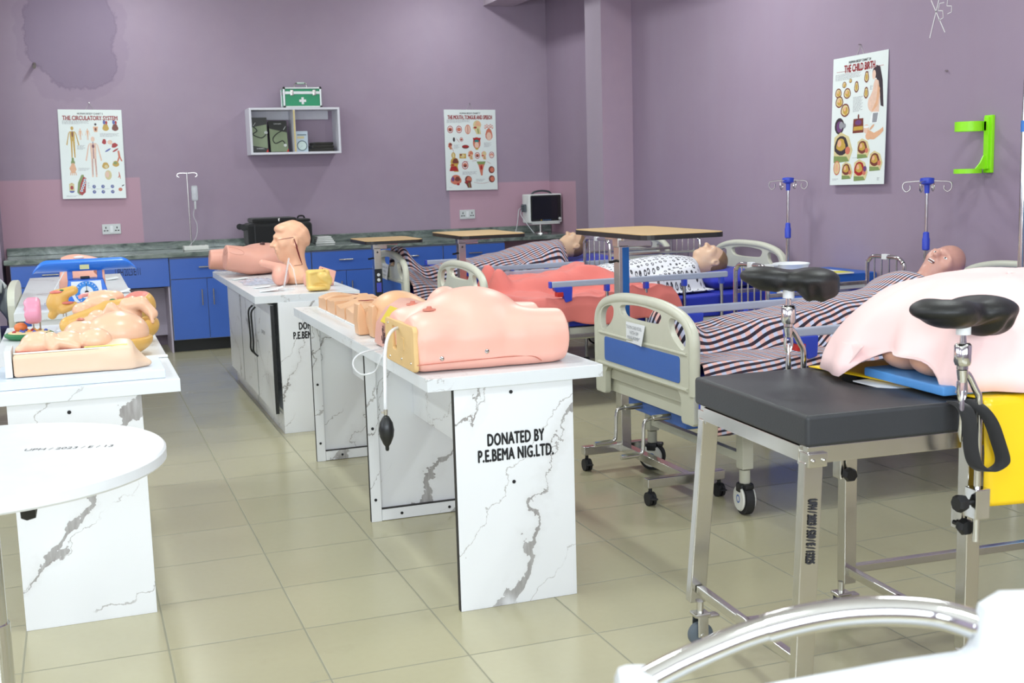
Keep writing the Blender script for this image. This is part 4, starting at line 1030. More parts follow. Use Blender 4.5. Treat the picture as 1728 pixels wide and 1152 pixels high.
# ---------------------------------------------------------------- wall cabinet and what stands in it
ws = thing('wall_shelf', 'open white two compartment wall shelf above the worktop', 'shelf', (1.83, 10.345, 1.585))
SHW = col(222, 222, 230, .45)
hx = .385
m = MB()
m.box((-hx, -.125, 0), (hx, .125, .018), .001); m.box((-hx, -.125, .372), (hx, .125, .39), .001); m.box((-hx, -.125, .018), (-hx+.018, .125, .372), .001); m.box((hx-.018, -.125, .018), (hx, .125, .372), .001); m.build('case', SHW, ws)
MB().box((-.016, -.125, .018), (0, .125, .372)).build('divider', SHW, ws)
MB().box((-.016, -.1262, .02), (-.002, -.125, .37)).build('edge_tape', col(214, 196, 140, .6), ws)['label'] = 'yellowed edge of the divider'
MB().box((-.367, .105, .30), (-.016, .124, .372)).build('hanging_rail', SHW, ws); MB().box((0, .105, .30), (.33, .124, .372)).build('hanging_rail', SHW, ws)
def boxart(label, x, w, h, lean, flip):
    t = thing('stethoscope_box', label, 'box', (x, 10.275, 1.604), 0, 'stethoscope boxes')
    b = MB().box((-w/2, 0, 0), (w/2, .05, h), .002).build('carton', col(40, 42, 40, .4), t)
    a = MB(); yy = -.0008
    a.flat([(-w/2+.004, h*.2), (w/2-.004, h*.12), (w/2-.004, h*.8), (-w/2+.004, h*.72)] if flip else [(-w/2+.004, h*.02), (w/2-.004, h*.02), (w/2-.004, h*.62), (-w/2+.004, h*.75)], yy, 'xz')
    a.build('printed_band', col(128, 142, 112, .4, 0, .25, 9), b)
    s = MB(); pts = [(-.05, .75), (-.02, .62), (-.055, .52), (.01, .42), (.05, .5), (.055, .6)] if flip else [(.045, .70), (-.015, .58), (-.05, .42), (-.03, .28), (.03, .36), (.05, .25)]
    s.tube(spline([(px, yy-.002, pz*h) for px, pz in pts], 6), .004, 6); s.lathe([(.001, -.002), (.013, -.002), (.013, .003), (.001, .003)], (pts[-1][0], yy-.003, pts[-1][1]*h-.01), 14, axis='y', mi=1); s.tube([(pts[0][0], yy-.003, pts[0][1]*h), (pts[0][0]+.02, yy-.003, pts[0][1]*h+.03)], .0025, 6, 1); s.build('stethoscope_picture', [col(36, 40, 38, .5), col(206, 210, 208, .3)], b)
    lettering('Littmann', .018, col(220, 222, 220, .6), b, onwall(0, yy-.001, h*.9 if not flip else h*.11, '-y', PI if flip else 0), 'title', width=.06)
    MB().flat([(w/2-.02, .004), (w/2-.002, .004), (w/2-.002, .03)], yy-.0004, 'xz').build('red_corner', col(206, 40, 30, .5), b)
    t.rotation_euler = (-lean, 0, 0); return t
boxart('dark green stethoscope box standing upside down against the shelf side', 1.532, .135, .295, .06, True)
boxart('dark green stethoscope box leaning beside the shelf divider', 1.695, .155, .275, .22, False)
g = thing('gauge_box', 'pale blue carton with a dial picture beside the folded pouches', 'box', (1.885, 10.26, 1.603))
b = MB().box((-.052, 0, 0), (.052, .06, .175), .002).build('carton', col(190, 206, 218, .4), g)
m = MB(); m.flat(ell(0, .052, .044, .044, 28), -.0008, 'xz', 1); m.flat(ell(0, .052, .037, .037, 28), -.0012, 'xz', 0); m.flat([(-.002, .052), (.002, .054), (-.022, .03)], -.0016, 'xz', 1); m.flat([(-.04, .14), (.04, .14), (.04, .147), (-.04, .147)], -.0008, 'xz', 1); m.flat([(-.04, .112), (.02, .112), (.02, .132), (-.04, .132)], -.0008, 'xz', 2); m.build('dial_picture', [col(206, 224, 220, .4), col(70, 96, 104, .5), col(206, 196, 150, .5)], b)
for i in range(3):
    f = lambda u, v: (0, 0, 0)
    m = MB(); m.box((-.105+.012*i, -.07, 0), (.105-.006*i, .07, .026), .01); o = m.build('folded_pouch', cloth(44, 42, 38)); o.location = (2.06, 10.33, 1.6035+.0265*i); o.rotation_euler = (0, .0, .1*i)
    tag(o, ['dark folded pouch at the bottom of the stack in the wall shelf', 'dark folded pouch in the middle of the stack in the wall shelf', 'dark folded pouch on top of the stack in the wall shelf'][i], 'pouch', 'folded dark pouches')
# first aid case on the shelf
fa = thing('first_aid_case', 'green aluminium edged first aid case on top of the wall shelf', 'case', (1.905, 10.30, 1.975))
GRN = col(30, 150, 104, .3); AL = col(206, 210, 210, .3, .7)
MB().box((-.155, -.065, 0), (.155, .065, .125), .003).build('body', GRN, fa); MB().box((-.155, -.065, .1275), (.155, .065, .168), .003).build('lid', GRN, fa)
m = MB()
for z in (0, .156): m.box((-.163, -.072, z), (.163, -.058, z+.014), .003); m.box((-.163, .058, z), (.163, .072, z+.014), .003); m.box((-.163, -.058, z), (-.149, .058, z+.014), .003); m.box((.149, -.058, z), (.163, .058, z+.014), .003)
m.box((-.16, -.069, .112), (.16, .069, .136), .002)
for x in (-.156, .156):
    for y in (-.065, .065): m.box((x-.008, y-.007, .01), (x+.008, y+.007, .16), .003)
m.build('edging', AL, fa)
m = MB()
for x in (-.155, .155):
    for z in (.007, .163): m.sph((x, -.066, z), .0115)
m.build('corner_cap', BLACK, fa)
for x in (-.09, .10): m = MB(); m.box((x-.014, -.076, .10), (x+.014, -.068, .148), .003); m.box((x-.009, -.081, .105), (x+.009, -.075, .13), .002); m.build('latch', STEEL, fa)
m = MB(); m.box((-.01, -.0668, .028), (.01, -.0652, .086)); m.box((-.029, -.0667, .047), (.029, -.0653, .067)); m.build('white_cross', WHITE, fa)
m = MB(); m.tube(spline([(-.055, 0, .17), (-.05, 0, .195), (-.035, 0, .208), (.035, 0, .208), (.05, 0, .195), (.055, 0, .17)], 5), .005, 8); h = m.build('handle', STEEL, fa); MB().cyl((-.032, 0, .208), (.032, 0, .208), .009, n=12).build('grip', col(200, 214, 206, .4), h)

# ---------------------------------------------------------------- wall charts
CH = {}
def cm(*c):
    if c not in CH: CH[c] = col(*c, .35, 0, .12, 60)
    return CH[c]
PAL = [cm(236, 240, 240), cm(168, 36, 40), cm(120, 60, 50), cm(226, 176, 140), cm(206, 120, 96), cm(196, 160, 72), cm(92, 104, 170), cm(60, 50, 56), cm(130, 150, 90), cm(150, 152, 158), cm(230, 196, 176), cm(110, 70, 120), cm(40, 130, 130), cm(214, 200, 150)]
SHEET = col(228, 236, 234, .22, 0, .02)
def chart(label, loc, face, w, h, top, title, tsize, arts, texts, roll=0, name='wall_chart'):
    t = thing(name, label, 'chart', loc, face, 'anatomy wall charts')
    # hangs in the XZ plane, readable from -Y; bottom edge swings a little off the wall
    tilt = lambda z: -.004-.030*(-z)/h
    M = Matrix.Rotation(roll, 4, 'Y') @ Matrix.Rotation(-.035, 4, 'X')
    MB().box((-w/2, -.003, -h), (w/2, 0, 0), 0, 0, M).build('sheet', SHEET, t)
    lay = [0]; shapes = []; words_ = [None]
    def put(poly, c, text=False):
        lay[0] += 1; q = [(x*w-w/2, -z*h) for x, z in poly]
        if text: words_[0].flat(q, -.0034, 'xz', c, M)
        else: shapes.append((q, -.0034-lay[0]*.000008, c))
    def blob(x, z, rx, rz, c, n=14, rot=0, wob=0, sd=0):
        pts = []
        for i in range(n):
            q = 2*PI*i/n; k = 1+wob*math.sin(3*q+sd)+wob*.7*math.sin(5*q+2*sd); u, v = rx*math.cos(q)*k, rz*math.sin(q)*k
            pts.append((x+(u*math.cos(rot)-v*math.sin(rot)*h/w), z+(u*math.sin(rot)*w/h+v*math.cos(rot))))
        put(pts[::-1], c)
    arts(put, blob)
    for x0, z0, x1, n in texts:
        words_[0] = MB()
        for i in range(n):
            z = z0+.0085*i; e = x1-(.02+.05*((i*7) % 3)/3 if i < n-1 else (x1-x0)*.4); x = x0
            while x < e:
                L = random.uniform(.012, .045); put([(x, z), (min(e, x+L), z), (min(e, x+L), z+.0032), (x, z+.0032)][::-1], 9, True); x += L+.008
        words_[0].build('text_block', PAL, t, 0)
    words_[0] = MB(); put([(.07, .108), (.93, .108), (.93, .111), (.07, .111)][::-1], 1, True)
    words_[0].build('title_rule', PAL, t, 0)
    bb = [[min(p[0] for p in s[0])-.0015, min(p[1] for p in s[0])-.0015, max(p[0] for p in s[0])+.0015, max(p[1] for p in s[0])+.0015] for s in shapes]
    gid = list(range(len(shapes)))
    def root(i):
        while gid[i] != i: i = gid[i]
        return i
    for i in range(len(shapes)):
        for j in range(i):
            if bb[i][0] < bb[j][2] and bb[j][0] < bb[i][2] and bb[i][1] < bb[j][3] and bb[j][1] < bb[i][3]: gid[root(i)] = root(j)
    for g_ in sorted(set(root(i) for i in range(len(shapes)))):
        a = MB()
        for i, (q, d, c) in enumerate(shapes):
            if root(i) == g_: a.flat(q, d, 'xz', c, M)
        a.build('printed_picture', PAL, t, 0)
    tm = M @ Matrix.Translation((0, -.0042, 0)) @ Matrix.Rotation(PI/2, 4, 'X')
    lettering(top, .02, cm(40, 44, 50), t, tm @ Matrix.Translation((0, -.034*h/.73, 0)), 'chart_series', width=w*.40, bold=.0004)
    lettering(title, tsize, cm(150, 30, 36), t, tm @ Matrix.Translation((0, -.071*h/.73, 0)), 'chart_title', width=w*(.86 if len(title) > 16 else .56), bold=.0013)
    m = MB(); m.tube([(-.035, -.002, -.006), (0, 0, .055), (.035, -.002, -.006)], .0012, 5, 0, True, False); m.build('string', col(200, 200, 196, .6), t)
    m = MB(); m.cyl((0, .004, .055), (0, -.012, .055), .004, n=8); m.build('nail', STEEL, t)
    return t
def fig(put, blob, x, z, s, c):
    """small standing figure"""
    blob(x, z, .020*s, .019*s, c); put([(x-.035*s, z+.03*s), (x+.035*s, z+.03*s), (x+.028*s, z+.125*s), (x-.028*s, z+.125*s)][::-1], c)
    for k in (-1, 1):
        q = [(x+k*.036*s, z+.03*s), (x+k*.052*s, z+.045*s), (x+k*.088*s, z+.16*s), (x+k*.074*s, z+.165*s)]; put(q if k < 0 else q[::-1], c)
        q = [(x+k*.028*s, z+.12*s), (x+k*.002*s, z+.12*s), (x+k*.012*s, z+.285*s), (x+k*.028*s, z+.285*s)]; put(q if k > 0 else q[::-1], c)
def head_cut(put, blob, x, z, s, c, c2):
    blob(x, z, .05*s, .036*s, c); blob(x+.01*s, z-.006*s, .036*s, .022*s, c2, wob=.1); put([(x-.04*s, z+.01*s), (x+.03*s, z+.01*s), (x+.045*s, z+.075*s), (x-.01*s, z+.075*s), (x-.03*s, z+.045*s), (x-.058*s, z+.025*s)][::-1], c)
    blob(x-.025*s, z+.022*s, .02*s, .008*s, 1); put([(x+.0*s, z+.03*s), (x+.014*s, z+.03*s), (x+.02*s, z+.07*s), (x+.008*s, z+.07*s)][::-1], 8)
def mouthp(put, blob, x, z, s, inner=2):
    blob(x, z, .042*s, .034*s, 1); blob(x, z, .034*s, .027*s, 0); blob(x, z, .03*s, .019*s, 4); blob(x, z+.006*s, .02*s, .012*s, inner)
def art_circ(put, blob):
    fig(put, blob, .205, .21, 1.15, 5); blob(.205, .275, .012, .035, 2); fig(put, blob, .33, .22, .42, 3); fig(put, blob, .445, .22, .42, 3)
    blob(.575, .165, .018, .014, 7); put([(.535, .19), (.615, .19), (.60, .25), (.55, .25)][::-1], 3); blob(.575, .22, .016, .018, 2)
    for x, c in ((.735, 5), (.885, 2)): blob(x, .2, .05, .04, c, wob=.08); blob(x-.02, .14, .022, .025, 6); blob(x+.015, .145, .016, .022, 1)
    fig(put, blob, .52, .33, 1.5, 10); blob(.52, .41, .02, .02, 2); put([(.515, .36), (.525, .36), (.525, .55), (.515, .55)][::-1], 11); put([(.497, .55), (.503, .55), (.497, .73), (.491, .73)][::-1], 11); put([(.543, .55), (.549, .55), (.556, .73), (.55, .73)][::-1], 11)
    blob(.70, .36, .035, .03, 1, wob=.1); blob(.78, .36, .05, .035, 0, wob=.1); blob(.79, .365, .04, .026, 10); blob(.86, .40, .05, .026, 1, rot=-.4, wob=.1)
    for x, c in ((.75, 6), (.87, 1)): blob(x, .455, .055, .009, c, rot=-.55)
    put([(.90, .46), (.93, .46), (.945, .53), (.975, .58), (.95, .58), (.93, .545), (.91, .585), (.885, .58), (.91, .53)][::-1], 4)
    blob(.70, .63, .055, .038, 5, wob=.06); blob(.71, .64, .03, .02, 13); blob(.865, .61, .052, .034, 5, wob=.06); blob(.855, .6, .03, .016, 8)
    blob(.735, .735, .055, .055, 13); blob(.72, .73, .03, .035, 10); put([(.90, .70), (.91, .70), (.925, .745), (.93, .78), (.92, .78), (.91, .75), (.895, .77), (.885, .765), (.905, .74)][::-1], 4)
    blob(.19, .58, .028, .04, 8, wob=.2); put([(.17, .60), (.21, .60), (.24, .67), (.21, .71), (.16, .71), (.13, .66)][::-1], 3)
    for k in range(4): put([(.14+.025*k, .70), (.155+.025*k, .70), (.15+.03*k, .735), (.138+.03*k, .735)][::-1], 3)
    blob(.15, .87, .04, .05, 5); blob(.15, .915, .04, .018, 6); blob(.15, .88, .022, .028, 2); put([(.11, .83), (.19, .83), (.19, .91), (.11, .91)][::-1], 13); blob(.15, .875, .024, .022, 1)
    put([(.23, .93), (.25, .82), (.31, .73), (.345, .73), (.36, .80), (.33, .94), (.27, .96)][::-1], 8); put([(.26, .93), (.29, .83), (.34, .75), (.385, .77), (.36, .93), (.30, .965)][::-1], 1)
    for k in range(5): blob(.30+.016*k, .91-.03*k, .022, .015, 0, wob=.1); blob(.30+.016*k, .91-.03*k, .012, .009, 6)
    for x in (.5, .64, .79):
        for z in (.865, .925): blob(x, z, .028, .02, 6); blob(x+.006, z-.004, .012, .009, 9)
    blob(.915, .90, .032, .02, 4); blob(.96, .855, .025, .006, 7, rot=-.5)
def art_mouth(put, blob):
    mouthp(put, blob, .11, .245, 1.35); mouthp(put, blob, .28, .245, 1.35, 4); blob(.45, .245, .055, .06, 4); blob(.45, .245, .045, .05, 10); put([(.445, .20), (.455, .20), (.455, .29), (.445, .29)][::-1], 1)
    head_cut(put, blob, .635, .188, 1.55, 13, 3); blob(.86, .31, .07, .075, 4, wob=.05); blob(.86, .33, .05, .05, 10)
    for k in range(5): blob(.79+.035*k, .215-.012*(k % 2), .016, .025, 4); blob(.79+.035*k, .213-.012*(k % 2), .008, .015, 0)
    blob(.175, .37, .022, .028, 7); mouthp(put, blob, .32, .37, .8); head_cut(put, blob, .10, .435, .75, 4, 2); blob(.395, .46, .07, .024, 2); blob(.395, .455, .06, .012, 1)
    blob(.615, .415, .075, .075, 4); put([(.54, .35), (.70, .35), (.675, .40), (.56, .40)][::-1], 1); blob(.615, .39, .045, .018, 12); blob(.615, .44, .04, .04, 10); blob(.615, .485, .03, .014, 5)
    blob(.155, .565, .04, .038, 5); blob(.155, .565, .02, .03, 13); put([(.27, .545), (.40, .545), (.40, .605), (.27, .605)][::-1], 5); blob(.335, .575, .04, .022, 13); blob(.30, .56, .02, .014, 2)
    head_cut(put, blob, .49, .545, 1.0, 3, 4); mouthp(put, blob, .62, .57, 1.2); head_cut(put, blob, .75, .55, .95, 3, 13); mouthp(put, blob, .90, .565, 1.2, 10)
    head_cut(put, blob, .175, .65, 1.6, 5, 2); put([(.10, .70), (.20, .70), (.25, .76), (.07, .76)][::-1], 1); mouthp(put, blob, .375, .69, 1.5)
    put([(.60, .645), (.78, .645), (.745, .70), (.64, .70)][::-1], 8); put([(.63, .68), (.75, .68), (.72, .76), (.71, .82), (.68, .82), (.66, .76)][::-1], 4); blob(.69, .72, .022, .03, 1)
    for z in (.75, .865): blob(.89, z, .06, .045, 2); blob(.90, z, .04, .03, 4)
    blob(.19, .87, .105, .062, 4, wob=.05); blob(.13, .86, .03, .03, 11); blob(.22, .86, .05, .03, 2, wob=.1); blob(.23, .925, .03, .014, 1)
    head_cut(put, blob, .43, .87, 1.35, 2, 4)
    for x, z, r in ((.40, .645, .1), (.56, .635, -.1), (.84, .66, .5), (.25, .38, .9), (.15, .50, 1.2)): blob(x, z, .05, .002, 1, rot=r)
    for k in range(12): blob(.55+.025*k, .905+.014*math.sin(k/11*PI), .011, .0022, 1)
def art_birth(put, blob):
    # pregnant woman in profile with long dark hair
    put([(.80, .10), (.87, .115), (.92, .22), (.95, .42), (.90, .41), (.86, .25), (.80, .19)][::-1], 7); blob(.79, .155, .055, .042, 7); blob(.765, .17, .032, .036, 10); put([(.79, .2), (.85, .22), (.885, .33), (.87, .47), (.80, .47), (.715, .44), (.675, .40), (.70, .34), (.75, .29), (.765, .24)][::-1], 10); blob(.725, .385, .055, .055, 10); put([(.84, .24), (.88, .28), (.85, .40), (.76, .45), (.75, .435), (.82, .37)][::-1], 3)
    put([(.76, .45), (.88, .455), (.85, .535), (.72, .535), (.73, .48)][::-1], 0); put([(.77, .46), (.86, .46), (.84, .53), (.76, .53)][::-1], 9)
    def egg(x, z, r, c=2, c2=5, rr=1.25):
        blob(x, z, r*1.0, r*.62, c, wob=.03); blob(x, z, r*.8, r*.48, 13, wob=.05); blob(x+r*.08, z+r*.06, r*.55, r*.36, c2, wob=.12, sd=x*40); blob(x-r*.1, z-r*.1, r*.25, r*.18, 3)
    egg(.34, .19, .028, 2, 5); egg(.225, .215, .04); egg(.115, .275, .062); egg(.285, .285, .068); egg(.14, .345, .075); egg(.255, .415, .085)
    for x, z in ((.455, .245), (.635, .18), (.635, .30)): blob(x, z, .042, .045, 2, wob=.06); blob(x, z, .03, .034, 13, wob=.08); blob(x, z, .018, .025, 5)
    blob(.155, .535, .09, .065, 7); blob(.16, .54, .06, .045, 11); blob(.19, .53, .04, .03, 9); blob(.25, .535, .03, .02, 9)
    put([(.42, .49), (.60, .49), (.61, .60), (.41, .60)][::-1], 2); put([(.43, .55), (.60, .55), (.60, .58), (.42, .58)][::-1], 5); blob(.51, .52, .06, .02, 11); blob(.51, .475, .015, .02, 2)
    blob(.66, .575, .05, .035, 10); put([(.69, .58), (.80, .61), (.90, .59), (.955, .57), (.965, .60), (.90, .63), (.80, .66), (.72, .655), (.66, .63)][::-1], 3); blob(.66, .56, .05, .010, 0); blob(.70, .63, .05, .03, 3); blob(.76, .565, .05, .010, 3, rot=-.6)
    def sec(x, z, s, c=2):
        put([(x-.11*s, z-.05*s), (x-.03*s, z-.075*s), (x+.07*s, z-.05*s), (x+.12*s, z+.02*s), (x+.08*s, z+.075*s), (x-.11*s, z+.075*s)][::-1], 13); blob(x-.02*s, z-.005*s, .085*s, .05*s, c, wob=.05); blob(x-.025*s, z-.01*s, .055*s, .032*s, 5, wob=.1); blob(x-.045*s, z-.018*s, .025*s, .018*s, 3)
        put([(x-.11*s, z+.045*s), (x+.05*s, z+.05*s), (x+.08*s, z+.075*s), (x-.11*s, z+.08*s)][::-1], 8); blob(x+.06*s, z+.02*s, .03*s, .02*s, 4)
    sec(.235, .70, 1.55, 7); sec(.62, .72, 1.0, 2); blob(.13, .865, .065, .058, 4); blob(.13, .865, .052, .048, 13); blob(.13, .865, .035, .035, 3, wob=.1); sec(.33, .885, .9, 2); sec(.58, .885, 1.1, 1); blob(.66, .88, .03, .022, 11); sec(.85, .82, 1.0, 2)
chart('white wall chart of the circulatory system, full of small body figures', (.19, 10.468, 1.985), 0, .495, .725, 'HUMAN BODY CHART 5', 'THE CIRCULATORY SYSTEM', .05, art_circ, [(.06, .125, .5, 5), (.27, .40, .42, 6), (.64, .265, .96, 5), (.27, .655, .48, 4), (.06, .965, .3, 2), (.40, .82, .46, 8), (.45, .89, .95, 1)], .018)
chart('white wall chart of mouth, tongue and speech above a double socket', (3.477, 10.468, 1.958), 0, .497, .73, 'HUMAN BODY CHART 7', 'THE MOUTH, TONGUE AND SPEECH', .05, art_mouth, [(.05, .125, .52, 5), (.17, .435, .30, 6), (.76, .41, .92, 7), (.32, .77, .62, 5), (.58, .865, .78, 4), (.05, .965, .15, 1)], .012)
chart('white wall chart of childbirth with a long haired pregnant woman', (4.248, 5.738, 1.975), -PI/2, .50, .73, 'HUMAN BODY CHART 24', 'THE CHILD BIRTH', .06, art_birth, [(.05, .13, .55, 6), (.40, .32, .60, 14), (.62, .135, .72, 2), (.05, .95, .18, 2), (.88, .95, .95, 3), (.42, .79, .62, 1), (.70, .25, .78, 4), (.3, .935, .5, 1)], -.012)
# ---------------------------------------------------------------- sockets, green holder
def socket(label, x, z):
    t = thing('double_socket', label, 'socket', (x, 10.47, z), 0, 'double wall sockets')
    MB().box((-.074, -.012, -.042), (.074, 0, .042), .003).build('plate', col(212, 216, 216, .35), t)
    for s in (-1, 1):
        for k, (dx, dz, w, h) in enumerate(((0, .012, .004, .008), (-.011, -.012, .007, .004), (.011, -.012, .007, .004))):
            MB().box((s*.044+dx-w, -.0126, dz-h), (s*.044+dx+w, -.0119, dz+h)).build('pin_hole', INK, t)
    MB().box((-.012, -.016, -.028), (.012, -.012, .028), .002).build('rocker_switch', WHITE, t)
socket('double wall socket below the circulatory chart', .29, 1.003); socket('double wall socket below the mouth and tongue chart', 3.42, 1.006)
gh = thing('bottle_holder', 'bright lime green bracket fixed to the wall beside the childbirth chart', 'bracket', (4.25, 4.73, 1.30))
LIME = col(150, 236, 30, .4)
m = MB(); m.box((-.018, -.055, 0), (0, .0, .28), .003); m.box((-.030, -.042, .02), (-.018, -.012, .27), .002); m.build('back_plate', LIME, gh)
def ring(u, v, r0=.062, r1=.068):
    pass
m = MB(); pr = [(.060, .205), (.066, .205), (.066, .252), (.060, .252), (.060, .205)]
m.lathe(pr, (-.085, .03, 0), 40, cap=False); m.box((-.03, -.03, .205), (-.01, .0, .252), .002); m.build('upper_ring', LIME, gh)
m = MB(); m.lathe([(.040, .0), (.066, .0), (.066, .022), (.060, .022), (.060, .006), (.040, .006), (.040, 0)], (-.085, .03, 0), 40, cap=False); m.ext([(-.09, .02), (-.018, .02), (-.018, .09), (-.04, .085), (-.06, .05)], -.03, -.022, 'xz'); m.build('lower_ring', LIME, gh)

# ---------------------------------------------------------------- on the granite worktop
ZT = .815
sc_ = thing('suitcase', 'black soft suitcase lying on the granite worktop', 'suitcase', (1.60, 10.16, ZT))
CK = cloth(26, 26, 28)
MB().box((-.25, -.16, .012), (.29, .16, .20), .03, 0, None, 3).build('body', CK, sc_)
MB().box((-.21, -.155, .201), (.16, .15, .242), .015).build('front_pocket', CK, sc_); MB().box((.165, -.14, .201), (.28, .13, .225), .01).build('side_pocket', CK, sc_)
for y in (-.12, .12):
    for x in (-.27, ): m = MB(); m.cyl((x-.01, y-.012, .17), (x-.01, y+.012, .17), .026, n=16); m.box((x-.005, y-.015, .15), (x+.03, y+.015, .19), .006); m.build('wheel', RUBBER, sc_)
m = MB(); m.tube(spline([(.19, -.02, .222), (.2, -.02, .245), (.24, -.02, .245), (.25, -.02, .222)], 4), .007, 8); m.build('carry_handle', CK, sc_)
for x in (-.2, .05, .2): MB().box((x, -.163, .03), (x+.012, -.1595, .19)).build('strap', BLACK, sc_)
MB().box((.005, -.1575, .212), (.016, -.1545, .236), .001).build('zip_pull', STEEL, sc_)
pk = MB()
for i in range(4): pk.box((-.085+.006*i, -.06, .0155*i), (.085-.01*i, .06, .0155*i+.015), .005)
o = pk.build('white_packets', glassy(236, 238, 236, .9, .3)); o.location = (2.02, 10.2, ZT); tag(o, 'white plastic packet beside the black suitcase on the worktop', 'packet')
ds = thing('tabletop_drip_stand', 'thin drip stand with a clear bag on the worktop', 'drip stand', (.915, 10.30, ZT))
m = MB(); m.cyl((0, 0, .0), (0, 0, .64), .006, n=8); m.build('pole', STEEL, ds)
m = MB()
for k in (-1, 1): m.tube(spline([(0, 0, .63), (k*.04, 0, .635), (k*.075, 0, .63), (k*.08, 0, .61), (k*.065, 0, .60)], 4), .003, 6)
m.build('hook', STEEL, ds); m = MB(); m.lathe([(.03, 0), (.05, 0), (.05, .01), (.006, .02), (.006, .03)], n=18); m.build('base', STEEL, ds)
m = MB(); m.ext(rrect(.025, .40, .08, .53, .015), -.012, .012, 'xz', (), 0, .008); bg = m.build('fluid_bag', glassy(214, 220, 224, .45), ds)
m = MB(); m.tube(spline([(.052, 0, .40), (.05, 0, .36), (.03, -.01, .28), (.055, -.01, .2), (.04, -.02, .1), (-.02, -.03, .03), (-.03, -.05, .012)], 6), .0025, 6); m.build('drip_line', glassy(226, 230, 232, .7), ds); m = MB(); m.lathe([(.003, .33), (.009, .34), (.009, .395), (.003, .40)], (.052, 0, 0), 12); m.build('drip_chamber', glassy(240, 242, 244, .8), ds)
es = thing('extension_socket', 'white extension socket block on the worktop by the drip stand', 'socket block', (.93, 10.10, ZT), .05)
MB().box((-.10, -.04, 0), (.10, .04, .038), .006).build('case', col(226, 228, 222, .4), es)
for i in range(4): MB().box((-.08+.042*i, -.02, .038), (-.052+.042*i, .02, .0386)).build('outlet', col(150, 152, 150, .5), es)
mn = thing('patient_monitor', 'grey patient monitor with dark screen on a stand by the back wall', 'monitor', (4.07, 10.2, ZT))
PG = col(222, 224, 222, .4)
m = MB(); m.cyl((-.03, 0, .012), (-.03, 0, .085), .012, n=12); m.lathe([(.001, 0), (.07, 0), (.07, .008), (.02, .015), (.001, .015)], (-.03, 0, 0), 24); m.build('stand_post', STEEL, mn); m = MB(); m.box((-.14, -.09, .085), (.13, .08, .095), .004); m.build('stand_plate', PG, mn)
m = MB(); m.ext([(-.16, -.06), (.165, -.06), (.15, .10), (-.165, .10), (-.185, .03)], .0955, .36, 'xy', (), 0, .012, None, 3); m.build('housing', PG, mn)
m = MB(); m.ext(rrect(-.145, .112, .155, .348, .012), -.0625, -.0605, 'xz'); sc2 = m.build('bezel', BLACK, mn); m = MB(); m.ext(rrect(-.13, .13, .12, .335, .006), -.0632, -.0626, 'xz'); m.build('screen', col(24, 26, 36, .12), sc2)
for i in range(5): MB().box((-.05+.022*i, -.0636, .119), (-.036+.022*i, -.0626, .125)).build('touch_key', col(214, 180, 60, .5) if i == 0 else col(70, 110, 160, .5), sc2)
m = MB(); m.cyl((.138, -.06, .132), (.138, -.075, .132), .012, n=18); m.build('dial', PG, mn)
m = MB(); m.tube(spline([(-.10, .03, .355), (-.07, .03, .378), (0, .03, .388), (.07, .03, .378), (.10, .03, .355)], 5), .009, 10); m.build('carry_handle', col(60, 66, 72, .5), mn)
m = MB(); m.box((-.192, -.03, .20), (-.175, .06, .27), .004)
for z in (.215, .235, .255): m.cyl((-.215, 0, z), (-.19, 0, z), .008, n=10)
m.build('connector_panel', col(90, 98, 104, .5), mn)
for k, (z, pts) in enumerate(((.235, [(-.25, -.03, .22), (-.275, -.05, .10), (-.30, -.06, .02)]), (.215, [(-.235, -.05, .17), (-.20, -.13, .08), (-.16, -.17, .012)]))): m = MB(); m.tube(spline([(-.215, 0, z)]+pts, 8), .0035, 6); m.build('cable', col(196, 200, 204, .5), mn)
cbx = MB().box((-.07, -.05, 0), (.07, .05, .032), .006).build('cable_box', col(206, 208, 196, .5)); cbx.location = (3.72, 10.05, ZT); tag(cbx, 'small pale box on the worktop beside the patient monitor', 'box')
# ---------------------------------------------------------------- training models on the front bench
PK = skin(240, 182, 166); PK2 = skin(226, 166, 148); BEIGE = skin(222, 174, 134); PEACH = skin(228, 198, 172); MUST = skin(218, 172, 92, .35); FLESH = skin(234, 188, 158, .3)
TANP = col(222, 186, 128, .45); RED = col(172, 52, 56, .4); AREO = skin(196, 116, 98); DRED = col(110, 24, 34, .5); TUBEW = glassy(228, 230, 234, .8, .25); CLEAR = glassy(232, 238, 244, .35, .15)
TT = .757
bt = thing('belly_torso', 'big pink pregnant belly torso with tan neck plate and hanging squeeze bulb', 'training model', (1.2, 3.65, TT))
def f_belly(p):
    d = B_(p, (-.005, 0, .068), (.25, .185, .068), .045)
    d = sm(d, E_(p, (-.01, .0, .105), (.185, .185, .14)), .05)
    for s in (-1, 1):
        d = sm(d, E_(p, (-.175, s*.095, .13), (.085, .085, .055)), .05)
        d = sm(d, C_(p, (.12, s*.105, .085), (.30, s*.115, .083), .092, .082), .035)
    d = smx(d, PL_(p, (1, 0, 0), .262), .012); d = smx(d, PL_(p, (-1, 0, -.06), .236), .01)
    d = smx(d, -p[:, 2], .006)
    d = np.maximum(d, -(np.abs(p[:, 2]-(.030+.012*np.clip(p[:, 0], -1, .12)))-.0018)*1-10*np.maximum(0, p[:, 1]+.1)-8*np.maximum(0, p[:, 0]-.17)-.004*0 if False else d)
    return d
sdf(f_belly, (-.29, -.24, -.01), (.3, .24, .28), .006, 'body', [PK], bt)
for s in (-1, 1):
    m = MB(); m.lathe([(.001, .010), (.007, .010), (.009, .004), (.020, .002), (.022, -.002), (.001, -.004)], (-.175, s*.097, .1895), 20); m.build('nipple', AREO, bt)
m = MB(); m.ext(rrect(-.176, .004, .176, .146, .018), -.252, -.236, 'yz', [rrect(.035, .05, .085, .125, .006)], 0, .004); ep = m.build('neck_plate', TANP, bt)
